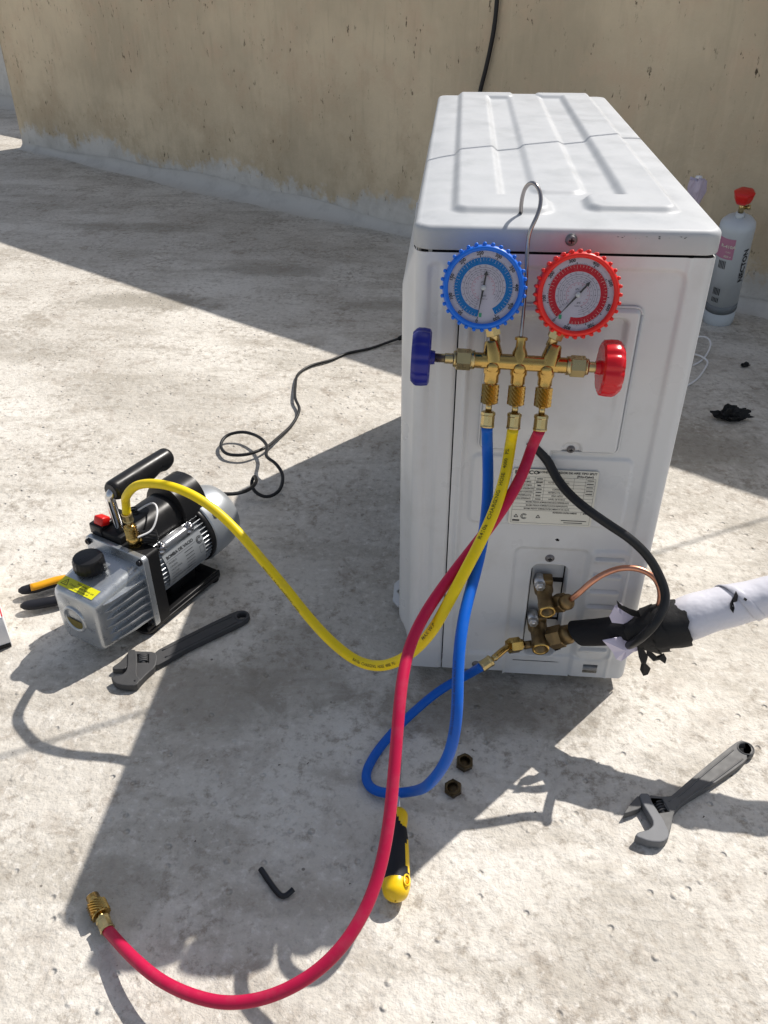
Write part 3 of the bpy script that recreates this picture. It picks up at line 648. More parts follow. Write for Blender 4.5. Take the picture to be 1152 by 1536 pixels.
for cx in (.1165, .1250, .1400):
    zc = .2520
    if cx != .1250:
        for a0 in range(3):
            p0 = np.array([cx+.0024*math.cos(PI/2+a0*2*PI/3), zc+.0024*math.sin(PI/2+a0*2*PI/3)]); p1 = np.array([cx+.0024*math.cos(PI/2+(a0+1)*2*PI/3), zc+.0024*math.sin(PI/2+(a0+1)*2*PI/3)])
            n_ = nrm([-(p1-p0)[1], (p1-p0)[0]])*.00035; pr.add([fl(*(p0+n_)), fl(*(p0-n_)), fl(*(p1-n_)), fl(*(p1+n_))], [(0, 1, 2, 3)], 0, False)
    else:
        for r_, a0, a1 in ((.0030, .6, 5.7), (.0017, .6, 5.7)):
            for k in range(14):
                a = a0+(a1-a0)*k/14; b2 = a0+(a1-a0)*(k+1)/14
                pr.add([fl(cx+r_*math.cos(a), zc+r_*math.sin(a)), fl(cx+(r_+.0006)*math.cos(a), zc+(r_+.0006)*math.sin(a)), fl(cx+(r_+.0006)*math.cos(b2), zc+(r_+.0006)*math.sin(b2)), fl(cx+r_*math.cos(b2), zc+r_*math.sin(b2))], [(0, 1, 2, 3)], 0, False)
rect(pr, .1130, .2455, .1205, .2475, fl)
pr.build('label_print', 'ink', lab)

# --- service valves
def valve(z0, x0, big, parent):
    v = MB(); yb = .018
    # stem body pointing out of the panel
    p0 = np.array([x0-.002, yb, z0+.004]); p1 = np.array([x0+.001, -.030, z0-.0035]); ax = nrm(p1-p0); L_ = np.linalg.norm(p1-p0)
    rb = .0098 if big else .0094
    lathe(v, p0, ax, [(0, rb*1.15), (L_*.35, rb*1.15), (L_*.4, rb*.92), (L_*.72, rb*.92), (L_*.74, rb*1.02), (L_-.0008, rb*1.02), (L_, rb*.97), (L_, rb*.72), (L_-.009, rb*.66), (L_-.009, .0005)], 22, 0, cap=False)
    # brass bright rim
    lathe(v, p1-ax*.001, ax, [(0, rb*1.03), (.0013, rb*.98), (.0014, rb*.74), (0, rb*.70)], 22, 1, cap=False)
    c = p0+ax*L_*.42
    rbox(v, c+np.array([0, .010, .006]), (rb*1.9, .014, .022), .002, mi=0)
    o = v.build('service_valve', ['brassold', 'brass'], parent); return o, c, rb
v1, c1, r1 = valve(.1465, .1585, False, ac)
v2, c2, r2 = valve(.0895, .1570, True, ac)
for vo, (u_, v_) in ((v1, (810, 879)), (v2, (800, 933))):
    b = MB(); c = at(u_, v_, y=-.004); lathe(b, c+np.array([0, .016, 0]), (0, -1, 0), [(0, .0062), (.014, .0062), (.014, .0058)], 20, 0); hexnut(b, c+np.array([0, .002, 0]), (0, -1, 0), .0098, .0055, 0)
    lathe(b, c+np.array([0, -.0033, 0]), (0, -1, 0), [(0, .0030), (.0008, .0026)], 12, 0); b.build('bolt', 'zinc', vo)
def flare(parent, a, bdir, af, L_, mk):
    n = MB(); a = np.array(a, float); bd = nrm(bdir); hexnut(n, a, bd, af, L_*.6); lathe(n, a+bd*L_*.6, bd, [(0, af*.50), (L_*.28, af*.47), (L_*.4, af*.30)], 20)
    cyl(n, a-bd*.012, a, af*.36); return n.build('flare_nut', mk, parent)
nA = at(834, 905, y=-.012); nB = at(853, 899, y=-.020); d1 = nrm(nB-nA+np.array([0, -.004, .0]))
flare(v1, nA, d1, .0190, .024, 'brassold')
nC = at(824, 958, y=-.014); nD = at(858, 950, y=-.020); d2 = nrm(nD-nC)
flare(v2, nC, d2, .0235, .031, 'brassold')
# threaded service port to the left of the lower valve
pA = at(806, 965, y=-.010); pB = at(786, 968, y=-.018); n = MB(); cyl(n, pA, pB, .0048, 16); n.build('service_port', 'brassold', v2)

# ================================================================== MANIFOLD GAUGE SET (hung from the cover by its hook, leaning out at the bottom)
TL = math.radians(18.0); RL = math.radians(-1.8)
ex = np.array([math.cos(RL), 0, math.sin(RL)]); ez0 = np.array([-math.sin(RL), 0, math.cos(RL)])
ezl = nrm(ez0*math.cos(TL)+np.array([0, 1, 0])*math.sin(TL)); ef = np.cross(ex, ezl)*1.0; ef = nrm(np.cross(ex, ezl)); ef = ef if ef[1] < 0 else -ef
MO = np.array([.0995, -.046, .4505])
def ml(x, f, z): return ex*(x-.0995)+ef*f+ezl*z          # local to the gauge-set root (x given in world x)
gs = empty('manifold_gauge_set', tuple(MO)); tag(gs, 'brass manifold with blue and red gauges hooked over the edge of the white air conditioner', 'gauge set')
mb = MB()
lathe(mb, ml(.058, 0, 0), ex, [(0, .0072), (.084, .0072)], 20)
rbox(mb, ml(.1005, 0, 0), (.070, .0125, .0125), .002, R=np.stack([ex, -ef, ezl], 1))
for x in (.0765, .1005, .1250):
    lathe(mb, ml(x, 0, 0), -ezl, [(0, .0078), (.010, .0078), (.0125, .0066), (.019, .0066), (.019, .0050), (.026, .0050)], 20)
for x, dx in ((.0770, -.0035), (.1270, .0035)):
    lathe(mb, ml(x, 0, 0), ml(x+dx, 0, .02)-ml(x, 0, 0), [(0, .0088), (.008, .0085), (.017, .0068), (.0185, .0058)], 20)
lathe(mb, ml(.1000, 0, 0), ezl, [(0, .0075), (.009, .0068), (.014, .0045), (.020, .0042), (.020, .0058), (.0225, .0058), (.0235, .003)], 18)
for x in (.0765, .1005, .1250):           # sight bosses on the body front
    lathe(mb, ml(x, .003, -.005), nrm(ef-ezl*.25), [(0, .0062), (.004, .0055), (.0055, .0035)], 16)
body = mb.build('manifold_body', 'brass', gs); sharpen(body, 50)
def side_valve(x_body, sgn, x_end, wheel_c, wheel_w, wheel_r, mk, tilt=0):
    n = MB(); e = ex*sgn
    cyl(n, ml(x_body, 0, 0), ml(x_body, 0, 0)+e*.004, .0085, 20); hexnut(n, ml(x_body, 0, 0)+e*.003, e, .0168, .0140); lathe(n, ml(x_body, 0, 0)+e*.0165, e, [(0, .0078), (.003, .0072)], 20)
    Lr = abs(x_end-x_body); st = ml(x_body, 0, 0)+e*.018
    prof = [(0, .0046)]+[(l, .0046+(.0006 if k % 2 else -.0002)) for k, l in enumerate(np.linspace(.0005, .009, 15))]+[(.0095, .0040), (Lr-.016, .0040)]
    lathe(n, st, e, prof, 18)
    n.build('valve_stem', 'brasspale', gs)
    h = MB(); N_ = 96; V = []; c = ml(wheel_c, 0, 0)
    a, b = ef, ezl
    rows = [(-wheel_w/2, .86), (-wheel_w/2+.0015, .97), (-wheel_w*.1, 1.0), (wheel_w*.2, 1.0), (wheel_w/2-.003, .96), (wheel_w/2, .84)]
    for (l, k_) in rows:
        for k in range(N_):
            th = 2*PI*k/N_; r = wheel_r*k_*(1-.055*(max(0, math.cos(th*10))**2)); V.append(c+e*l+r*(a*math.cos(th)+b*math.sin(th)))
    F = [(j*N_+k, j*N_+(k+1) % N_, (j+1)*N_+(k+1) % N_, (j+1)*N_+k) for j in range(len(rows)-1) for k in range(N_)]
    F.append(tuple((len(rows)-1)*N_+k for k in range(N_))); F.append(tuple(range(N_)))
    h.add(V, F, 0, True); lathe(h, c-e*(wheel_w/2+.004), e, [(0, .006), (.006, .007)], 18)
    o = h.build('hand_wheel', mk, gs); sharpen(o, 40); return o
wb = side_valve(.060, -1, .0195, .0115, .0170, .0262, 'bluewheel'); wb['label'] = 'navy blue hand wheel'
wr = side_valve(.1425, 1, .1730, .1815, .0185, .0255, 'redwheel'); wr['label'] = 'red hand wheel'
# gauges
def gauge(cx, cz, mk, bandk, zero, span, nums, lab_t):
    c = ml(cx, .016, cz)
    stem = ml(.0770 if cx < .1 else .1270, 0, .018)
    R_boot = .0350
    mb = MB(); back = c-ef*.016
    lathe(mb, back, ef, [(0, .022), (.001, R_boot-.001), (.004, R_boot), (.020, R_boot+.0004), (.0235, R_boot-.0010), (.0240, R_boot-.0028), (.0225, R_boot-.0045), (.0188, R_boot-.0046)], 72, cap=False)
    for k in range(32):
        a = 2*PI*k/32+.05; d = ex*math.cos(a)+ezl*math.sin(a); t_ = np.cross(ef, d); Rm = np.stack([d, t_, ef], 1)
        rbox(mb, back+d*(R_boot+.0009)+ef*.0165, (.0034, .0031, .0120), .0012, R=Rm)
        rbox(mb, back+d*(R_boot+.0002)+ef*.007, (.0026, .0022, .010), .0007, R=Rm)
    g = mb.build('pressure_gauge', mk, gs); g['label'] = lab_t
    f0 = c+ef*.0030
    fn = lambda a, b, l=0.0: f0+ex*a+ezl*b+ef*l
    mb = MB(); mb.add([fn(a, b) for a, b in circ(0, 0, .0305, 64)], [tuple(range(64))], 0, False); dial = mb.build('dial', 'dial', g)
    def pol(r, deg): a = math.radians(deg); return (-r*math.sin(a), -r*math.cos(a))          # deg clockwise from straight down
    def ring(mb, r0, r1, d0, d1, lift, n=60):
        V = []
        for k in range(n+1):
            d = d0+(d1-d0)*k/n; V += [fn(*pol(r0, d), lift), fn(*pol(r1, d), lift)]
        mb.add(V, [(2*k, 2*k+1, 2*k+3, 2*k+2) for k in range(n)], 0, False)
    mb = MB(); ring(mb, .0192, .0250, zero, zero+span, .00015, 90); mb.build('dial_band', bandk, g)
    mb = MB(); n = 100
    for k in range(n+1):
        d = zero+span*k/n; r1_ = .0268 if k % 10 == 0 else (.0262 if k % 5 == 0 else .0258); wd = .45 if k % 10 == 0 else .22
        ring(mb, .0252, r1_, d-wd*2, d+wd*2, .0002, 1)
    for r_, wd in ((.0166, .00022), (.0131, .0002), (.0148, .00014)): ring(mb, r_, r_+wd, zero+8, zero+span-20, .0002, 50)
    for k, s in enumerate(nums):
        d = zero+span*k/(len(nums)-1); x, y = pol(.0284, d); rot = math.radians(180-d); ca, sa = math.cos(rot), math.sin(rot)
        put_text(mb, s, .0040, lambda a, b: fn(x+a*ca-b*sa, y+a*sa+b*ca, .0003), 0, 'CENTER', .03)
    rr = random.Random(cx)
    for k in range(18):
        for rad in (.0179, .0148, .0114):
            d = zero+12+(span-30)*k/18+rr.uniform(-2, 2); x, y = pol(rad, d); put_text(mb, str((k*7+int(rad*1e4)) % 9*10), .0015, lambda a, b: fn(x+a, y+b, .0003))
    put_text(mb, 'psi', .0030, lambda a, b: fn(a+.0015, b-.0065, .0003)); put_text(mb, 'CLASS 1.6', .0015, lambda a, b: fn(a+.001, b-.0095, .0003)); put_text(mb, 'kPa', .0022, lambda a, b: fn(a-.001, b+.0045, .0003))
    mb.build('dial_print', 'ink', g)
    mb = MB()
    for k in range(51):
        dd__ = zero+span*k/50; ring(mb, .0226 if k % 5 else .0215, .0246, dd__-.16, dd__+.16, .0003, 1)
    mb.build('band_graduation', 'labelw', g)
    mb = MB(); ring(mb, .0098, .0100, zero+8, zero+span-30, .0002, 40)
    for k in range(12):
        d = zero+20+(span-50)*k/12; x, y = pol(.0085, d); put_text(mb, str((k*3) % 8*10), .0014, lambda a, b: fn(x+a, y+b, .0003))
    mb.build('dial_inner_scale', 'dialred', g)
    mb = MB(); x, y = pol(.0232, zero-5); rect(mb, x-.0012, y-.0018, x+.0012, y+.0018, lambda a, b: fn(a, b, .00035)); mb.build('zero_mark', 'dialgreen', g)
    # needle: thin pointer to zero, arrow-shaped counterweight
    mb = MB(); a = math.radians(zero); dn = np.array([-math.sin(a), -math.cos(a)]); pn = np.array([-dn[1], dn[0]])
    poly = [dn*.0262, dn*.002+pn*.0009, -dn*.0105+pn*.0007, -dn*.0105+pn*.0019, -dn*.0145, -dn*.0105-pn*.0019, -dn*.0105-pn*.0007, dn*.002-pn*.0009]
    extrude(mb, [tuple(p) for p in poly][::-1], .0004, f0+ef*.0016, ex, ezl, 0); mb.build('needle', 'ink', g)
    mb = MB(); lathe(mb, f0+ef*.001, ef, [(0, .0023), (.0018, .0023), (.0022, .0018)], 18); mb.build('needle_hub', 'acin', g)
    mb = MB(); lathe(mb, f0+ef*.0036, ef, [(0, .0306), (.0010, .0303), (.0013, .0297)], 64); mb.build('lens', 'glass', g)
    # brass stem with square shank
    mb = MB(); tdir = nrm(c-ef*.016-stem); tdir = nrm(c-ef*.008-stem); top_ = stem+tdir*.016
    cyl(mb, stem-tdir*.002, top_, .0046, 18); hexnut(mb, stem+tdir*.0055, tdir, .0125, .0165, 0); mb.build('gauge_stem', 'brasspale', g)
    return g
gauge(.0615, .0640, 'blue', 'dialblue', 7, 325, [str(k*50) for k in range(11)], 'blue rimmed pressure gauge')
gauge(.1425, .0625, 'red', 'dialred', 39, 333, [str(k*100) for k in range(9)], 'red rimmed pressure gauge')
# hook
hp = [ml(.0995, 0, .018)+MO, ml(.0995, 0, .045)+MO, ml(.0990, 0, .075)+MO, at(791, 372, y=-.011), at(795, 346, y=-.0085), at(804, 328, y=-.006), at(811, 306, y=.000), at(810, 287, y=.006), at(800, 273, y=.013), at(789, 280, y=.021), at(783, 298, y=.028), np.array([*at(781, 320, z=HT+.001)[:2], HT+.0015])]
P = smoothpath(catmull([p-MO for p in hp], .003), 2); mb = MB(); tube(mb, P, .0018, 12); mb.build('hook', 'hooksteel', gs)

# ================================================================== CHARGING HOSES
HR = .0053
def place_print(mb, P, s, size, s0, ang, r, flip=1, ref=np.array([0.0, -.9, .9]), sx=1.0):
    al = np.r_[0, np.cumsum(np.linalg.norm(np.diff(P, axis=0), axis=1))]
    V, F = text2d(s, size, 'LEFT', .012)
    out = []
    for x, y in V:
        q = s0+flip*x*sx; c = np.array([np.interp(q, al, P[:, k]) for k in range(3)]); c2 = np.array([np.interp(q+.003, al, P[:, k]) for k in range(3)]); c1 = np.array([np.interp(q-.003, al, P[:, k]) for k in range(3)])
        t = nrm(c2-c1); n_ = ref-c; n_ = nrm(n_-t*np.dot(n_, t)); b_ = np.cross(n_, t)*flip; th = ang+y/r
        out.append(c+(r+.0002)*(n_*math.cos(th)+b_*math.sin(th)))
    mb.add(out, F, 0, False)
def hose(name, pts, mk, start_dir_len, label, inkk, prints, end):
    root = empty(name, (0, 0, 0)); P0 = np.array(pts[0]); root.location = tuple(P0)
    P = resample(smoothpath(catmull(pts, .004), 6), .0035)
    Q = P-P0; mb = MB(); tube(mb, Q, HR, 18); tb = mb.build('hose_tube', mk, root)
    if prints:
        mb = MB()
        for (s, size, s0, ang, flip, sx) in prints: place_print(mb, P, s, size, s0, ang, HR, flip, sx=sx)
        mb.v = [tuple(np.array(v)-P0) for v in mb.v]; mb.build('hose_print', inkk, tb)
    tag(root, label, 'hose'); return root, P
def ferrule(root, p, d, P0):
    """crimped hose sleeve"""
    mb = MB(); p = np.array(p)-P0; lathe(mb, p, d, [(0, HR*1.22), (.0012, HR*1.30), (.0024, HR*1.22), (.011, HR*1.20), (.0118, HR*1.30), (.014, HR*1.28), (.0152, HR*.9)], 10, smooth=False); lathe(mb, p+nrm(d)*.015, d, [(0, .0030), (.008, .0030)], 14)
    mb.build('crimp_sleeve', 'brasspale', root)
def knut(root, p, d, P0, L_=.0190, r=.0072):
    mb = MB(); p = np.array(p)-P0; d = nrm(d); knurl(mb, p, p+d*L_, r, 26, 9, .00075); lathe(mb, p+d*L_, d, [(-.0005, r*.8), (.0015, r*.78)], 20); mb.build('knurled_nut', 'brass', root)
D = lambda u, v, d: at(u, v, d=d)
def port(x): return ml(x, 0, -.021)+MO
starts = {}
for x in (.0765, .1005, .1250):
    starts[x] = (ml(x, 0, -.0605)+MO)
# blue: from the manifold down, loops on the floor, back up to the service port
bz = HR
pts = [starts[.0765], D(731, 668, .795), D(732, 720, .79), D(729, 775, .778), D(719, 835, .765), D(706, 885, .752), D(697, 920, .742), D(690, 965, .733), D(687, 1010, .729), D(686, 1058, .727), D(682, 1098, .733), D(672, 1135, .75), D(651, 1168, .775),
    at(612, 1188, z=.022), at(578, 1190, z=.010), at(556, 1183, z=bz), at(548, 1166, z=bz), at(560, 1136, z=bz), at(588, 1100, z=.008), at(625, 1064, z=.016), at(662, 1034, z=.028), at(698, 1014, z=.040), at(724, 999, y=-.064)]
fe = at(724, 999, y=-.064)
hb, Pb = hose('charging_hose', pts, 'hblue', 0, 'blue charging hose looping on the floor and back up to the lower brass valve', 'inkblue',
    [('R410a CHARGING HOSE 4000 PSI MAX W.P', .0034, .30, .55, -1, 1.0)], None)
P0 = Pb[0]
ferrule(hb, starts[.0765], ezl, P0); knut(hb, starts[.0765]+ezl*.0215, ezl, P0)
dd = nrm(at(746, 984, y=-.054)-fe); ferrule(hb, fe-dd*.002, dd, P0)
kA = at(784, 966, y=-.020); kB = at(763, 969, y=-.030); mb = MB(); q = catmull([fe+dd*.016, (fe+dd*.016)*.45+kB*.55+np.array([0, -.001, .0015]), kB+nrm(kA-kB)*.002], .001)-P0; q = smoothpath(q, 6); tube(mb, q, .0040, 12); mb.build('elbow_tube', 'brass', hb)
mb = MB(); hexnut(mb, kB-P0, kA-kB, .0160, .0155); lathe(mb, kB-P0+nrm(kA-kB)*.0145, kA-kB, [(0, .0068), (.005, .0060)], 18); mb.build('elbow_nut', 'brass', hb)
# yellow: sweeps down left past the unit's corner and up to the pump
PUMP_O = np.array([-.4154, .0069]); PTH = 1.1137
pa = np.array([math.cos(PTH), math.sin(PTH)]); pb = np.array([math.sin(PTH), -math.cos(PTH)])
def PW(l, w_, z): q = PUMP_O+pa*l+pb*w_; return np.array([q[0], q[1], z])
inl = PW(.104, .014, 0)
ytop = at(190, 771, z=.178); 
pts = [starts[.1005], D(766, 665, .787), D(758, 712, .772), D(742, 765, .755), D(721, 812, .748), D(697, 858, .745), D(672, 905, .748), D(649, 945, .757), D(624, 973, .775), D(596, 992, .80), D(566, 999, .825), D(535, 991, .845), D(500, 965, .862), D(465, 928, .88), D(430, 884, .898),
    D(395, 842, .912), D(360, 801, .928), D(325, 767, .931), D(290, 743, .934), D(255, 729, .942), D(222, 725, .960), D(201, 730, .976), D(190, 743, .990), at(189, 757, z=.190), ytop]
hy, Py = hose('charging_hose', pts, 'hyel', 0, 'yellow charging hose curving from the manifold to the inlet on top of the pump', 'inkol',
    [('R410a  CHARGING  HOSE  4000  PSI', .0040, .0, .0, 1, 1.0)] and [], None)
alY = np.r_[0, np.cumsum(np.linalg.norm(np.diff(Py, axis=0), axis=1))]
def s_near(P, al, u, v):   # arc length of the hose point seen nearest a pixel
    q = P-CAM; z = q@_f; px = 576+FPX*(q@_r)/z; py = 768-FPX*(q@_u)/z; return float(al[np.argmin(np.hypot(px-u, py-v))])
P0 = Py[0]
for (s_, sz_, (u_, v_), an_, sx_) in (('R410a   CHARGING   HOSE   4000   PSI', .0050, (722, 812), .35, 1.16), ('MAX W.P', .0045, (646, 962), .35, 1.1), ('R410a  CHARGING  HOSE  4000  PSI', .0042, (534, 993), -.15, 1.0), ('MAX W.P  R410a  CHARGING  HOSE', .0042, (400, 850), -1.0, 1.0)):
    mb = MB(); place_print(mb, Py, s_, sz_, s_near(Py, alY, u_, v_), an_, HR, -1, sx=sx_)
    mb.v = [tuple(np.array(v)-P0) for v in mb.v]; mb.build('hose_print', 'inkol', hy.children[0])
ferrule(hy, starts[.1005], ezl, P0); knut(hy, starts[.1005]+ezl*.0215, ezl, P0)
iA = PW(.0965, .0185, .118)
idir = nrm(ytop-iA)
ferrule(hy, ytop+idir*.002, -idir, P0); knut(hy, ytop-idir*.040, idir, P0, .018, .0078)
# red: hangs free, sweeps forward and ends with a loose fitting on the floor
pts = [starts[.1250], D(799, 668, .787), D(783, 712, .775), D(759, 755, .765), D(727, 800, .76), D(693, 843, .757), D(662, 884, .754), D(638, 920, .751), D(619, 958, .742), D(607, 1000, .728), D(600, 1050, .715), D(595, 1110, .706), D(589, 1180, .699), D(581, 1250, .691), D(566, 1318, .683), D(545, 1370, .677), D(517, 1415, .672), D(480, 1453, .670), D(435, 1482, .671),
    D(385, 1500, .675), D(335, 1504, .682), D(285, 1492, .694), D(240, 1470, .711), D(200, 1437, .734), at(162, 1396, z=.012)]
hr, Pr = hose('charging_hose', pts, 'hred', 0, 'crimson charging hose ending loose on the floor at the lower left', 'ink', None, None)
P0 = Pr[0]; ferrule(hr, starts[.1250], ezl, P0); knut(hr, starts[.1250]+ezl*.0215, ezl, P0)
dend = nrm(at(141, 1350, z=.011)-Pr[-1]); ferrule(hr, Pr[-1], dend, P0); knut(hr, Pr[-1]+dend*.018, dend, P0, .015, .0090)
mb = MB(); q = Pr[-1]+dend*.032-P0; lathe(mb, q, dend, [(0, .0062), (.010, .0062), (.010, .0044), (.004, .0034)], 18, cap=False); lathe(mb, q+dend*.0085, dend, [(0, .0052), (.0026, .0052), (.0026, .0030), (0, .0030)], 18, 1, cap=False)
mb.build('end_fitting', ['brass', 'white'], hr)

# ================================================================== VACUUM PUMP
vp = empty('vacuum_pump', (PUMP_O[0], PUMP_O[1], 0), (0, 0, PTH)); tag(vp, 'silver and black vacuum pump with a black carrying handle beside the air conditioner', 'vacuum pump')
# local frame: x along the pump, y to its left, z up  (so "right", facing the yellow hose, is -y)
def loft(mb, rings, mi=0, cap=True, smooth=True):
    n = len(rings[0]); V = [p for r in rings for p in r]; F = [(j*n+k, j*n+(k+1) % n, (j+1)*n+(k+1) % n, (j+1)*n+k) for j in range(len(rings)-1) for k in range(n)]
    if cap: F.append(tuple(range(n))[::-1]); F.append(tuple((len(rings)-1)*n+k for k in range(n)))
    mb.add(V, F, mi, smooth)
def sec(x, w0, w1, z0, z1, r, n=6):   # cross-section: bottom half width w0, top half width w1
    out = []
    pts = rrect(-.5, 0, .5, z1-z0, r, n)
    for (y, z) in pts:
        t = z/(z1-z0); wd = (w0*(1-t)+w1*t)*2; s_ = wd/1.0
        yy = y*2; sg = 1 if y > 0 else -1; yy = sg*(wd/2-(0.5-abs(y))) ; out.append((x, yy, z0+z))
    return out
mb = MB(); L2 = []
xs_t = [0.0, .0012, .004, .010, .0790]; ins = [.007, .0028, .0008, .0, .0]
for x, i in zip(xs_t, ins):
    t = x/.079; L2.append(sec(x, .0375+.0045*t-i, .0380+.0050*t-i, .0175-.003*t+i, .0985+.0115*t-i, .0115))
loft(mb, L2); oilt = mb.build('oil_tank', 'cast', vp); sharpen(oilt, 60)
for sgn in (-1, 1):
    for k in range(6):
        z0 = .030+k*.0118; f = MB(); V = []
        for x, dep, hh in ((.0125, .0002, .0008), (.022, .0048, .0018), (.045, .0078, .0020), (.0780, .0086, .0020)):
            t = x/.079; yb = (.0378+.0047*t)*sgn; zz = z0+.0011*(x/.079)*k
            V += [(x, yb-sgn*.002, zz-hh), (x, yb+sgn*dep, zz-hh*.6), (x, yb+sgn*dep, zz+hh*.6), (x, yb-sgn*.002, zz+hh)]
        F = []
        for j in range(3):
            for q in range(4): F.append((j*4+q, j*4+(q+1) % 4, (j+1)*4+(q+1) % 4, (j+1)*4+q))
        F += [(3, 2, 1, 0), (12, 13, 14, 15)]; f.add(V, F, 0, False); f.build('cooling_fin', 'cast', oilt)
# sight glass
mb = MB(); sg0 = np.array([.001, .005, .058]); lathe(mb, sg0, (-1, 0, 0), [(0, .0200), (.0030, .0194), (.0036, .0180), (.0036, .0158), (-.001, .0148)], 36, 0, cap=False); sgo = mb.build('sight_glass_rim', 'cast', oilt)
mb = MB(); lathe(mb, sg0-np.array([.0006, 0, 0]), (-1, 0, 0), [(0, .0150), (.0003, .0150)], 36, 0)
mb.build('sight_glass', 'acin', oilt)
mb = MB(); mb.add([(-.0012, sg0[1]+a, sg0[2]+b) for a, b in circ(0, 0, .0146, 24, PI*1.02, PI*1.98, True)], [tuple(range(24))[::-1]], 0, False); mb.build('oil_level', 'inkol', oilt)
mb = MB()
put_text(mb, 'MAX', .0042, lambda a, b: (-.0004, .031-a, .066+b)); rect(mb, 0, 0, .007, .0005, lambda a, b: (-.0004, .034-a, .0625+b)); mb.build('level_mark', 'greyband', oilt); mb = MB(); put_text(mb, 'MIN', .0042, lambda a, b: (-.0004, -.020-a, .052+b)); rect(mb, 0, 0, .009, .0005, lambda a, b: (-.0004, -.016-a, .0495+b))
mb.build('level_mark', 'greyband', oilt)
# warning label on the tank's top front edge
wz = lambda x: .0985+.0115*x/.079+.0004
wf = lambda a, b: (.0060+b, .0330-a, wz(.006+b))
mb = MB(); rect(mb, .0, .0, .062, .0155, wf); wl = mb.build('warning_label', 'warn', oilt)
mb = MB(); wf2 = lambda a, b: tuple(np.array(wf(a, b))+np.array([0, 0, .0002]))
put_text(mb, 'Warning', .0048, lambda a, b: wf2(.034+a, .0118+b)); put_text(mb, 'Check oil level before use', .0040, lambda a, b: wf2(.0375+a, .0072+b)); put_text(mb, 'Use vacuum pump oil', .0034, lambda a, b: wf2(.0375+a, .0030+b))
for a0 in range(3):
    p0 = np.array([.009+.0062*math.cos(PI/2+a0*2*PI/3), .0068+.0062*math.sin(PI/2+a0*2*PI/3)]); p1 = np.array([.009+.0062*math.cos(PI/2+(a0+1)*2*PI/3), .0068+.0062*math.sin(PI/2+(a0+1)*2*PI/3)])
    n_ = nrm([-(p1-p0)[1], (p1-p0)[0]])*.0004; mb.add([wf2(*(p0+n_)), wf2(*(p0-n_)), wf2(*(p1-n_)), wf2(*(p1+n_))], [(0, 1, 2, 3)], 0, False)
rect(mb, .0087, .005, .0093, .0095, wf2); mb.build('warning_print', 'ink', wl)
# oil filler cap
mb = MB(); N_ = 60; c0 = np.array([.044, .012, .103]); V = []; rows = [(-.003, .0125, 0), (.003, .0125, 0), (.003, .0165, 0), (.0045, .0170, 0), (.006, .0175, 1), (.020, .0170, 1), (.0225, .0158, 0), (.0232, .0125, 0)]
for (l, r, kn) in rows:
    for k in range(N_): th = 2*PI*k/N_; rr_ = r+(.00045*(1 if k % 3 == 0 else -.4) if kn else 0); rr_ *= 1.12; V.append(c0+np.array([rr_*math.cos(th), rr_*math.sin(th), l]))
F = [(j*N_+k, j*N_+(k+1) % N_, (j+1)*N_+(k+1) % N_, (j+1)*N_+k) for j in range(len(rows)-1) for k in range(N_)]; F.append(tuple((len(rows)-1)*N_+k for k in range(N_)))
mb.add(V, F, 0, True); o = mb.build('oil_cap', 'blackp', vp); sharpen(o, 40)
# flange and black mounting block
mb = MB(); extrude(mb, rrect(-.0522, .0105, .0522, .1245, .006), .0085, (.0760, 0, 0), (0, 1, 0), (0, 0, 1), 0, .0012); fln = mb.build('flange', 'cast', vp)
for (y, z) in ((-.0455, .1175), (.0455, .1175), (-.0455, .019), (.0455, .019)):
    mb = MB(); lathe(mb, (.0762, y, z), (-1, 0, 0), [(0, .0042), (.0035, .0042), (.0042, .0036), (.0042, .0020), (.002, .0018)], 16); mb.build('cap_screw', 'steelblk', fln)
mb = MB(); extrude(mb, rrect(-.0500, .009, .0500, .1235, .004), .0200, (.0848, 0, 0), (0, 1, 0), (0, 0, 1), 0, .001)
rbox(mb, (.0965, .020, .127), (.022, .050, .014), .002); blk = mb.build('mounting_block', 'blackm', vp)
# base
mb = MB(); extrude(mb, rrect(.060, -.0500, .2137, .0500, .010), .0045, (0, 0, .006), (1, 0, 0), (0, 1, 0), 0, .001)
rbox(mb, (.137, -.0465, .0125), (.145, .004, .008), .001); rbox(mb, (.137, .0465, .0125), (.145, .004, .008), .001); rbox(mb, (.16, 0, .020), (.05, .05, .02), .002); base = mb.build('base_plate', 'blackp', vp)
for (x, y) in ((.076, -.04), (.076, .04), (.202, -.04), (.202, .04)):
    mb = MB(); lathe(mb, (x, y, 0), (0, 0, 1), [(0, .008), (.006, .009)], 16); mb.build('rubber_foot', 'blackm', base)
# motor barrel with lengthwise fins
mz, mrad = .0685, .0405
mb = MB(); lathe(mb, (.1050, 0, mz), (1, 0, 0), [(0, mrad), (.1020, mrad)], 64, 0); mot = mb.build('motor_barrel', 'castm', vp)
nf = 44
fm = None
for k in range(nf):
    th = 2*PI*k/nf
    if 1.02 < th < 2.12: continue                       # under the capacitor box
    d = np.array([0, math.cos(th), math.sin(th)]); t_ = np.array([0, -math.sin(th), math.cos(th)])
    lblz = (-.55 < (th-2*PI if th > PI else th) - (-PI) < .55)
    if fm is None:
        mb = MB(); rbox(mb, (0, 0, 0), (.099, .0062, .0013), .0004, seg=1); fo = mb.build('motor_fin', 'castm', mot); fm = fo
    else:
        fo = fm.copy(); COL.objects.link(fo); fo.parent = mot
    fo.location = tuple(np.array([.1570, 0, mz])+d*(mrad+.0026)); fo.rotation_euler = (th, 0, 0)
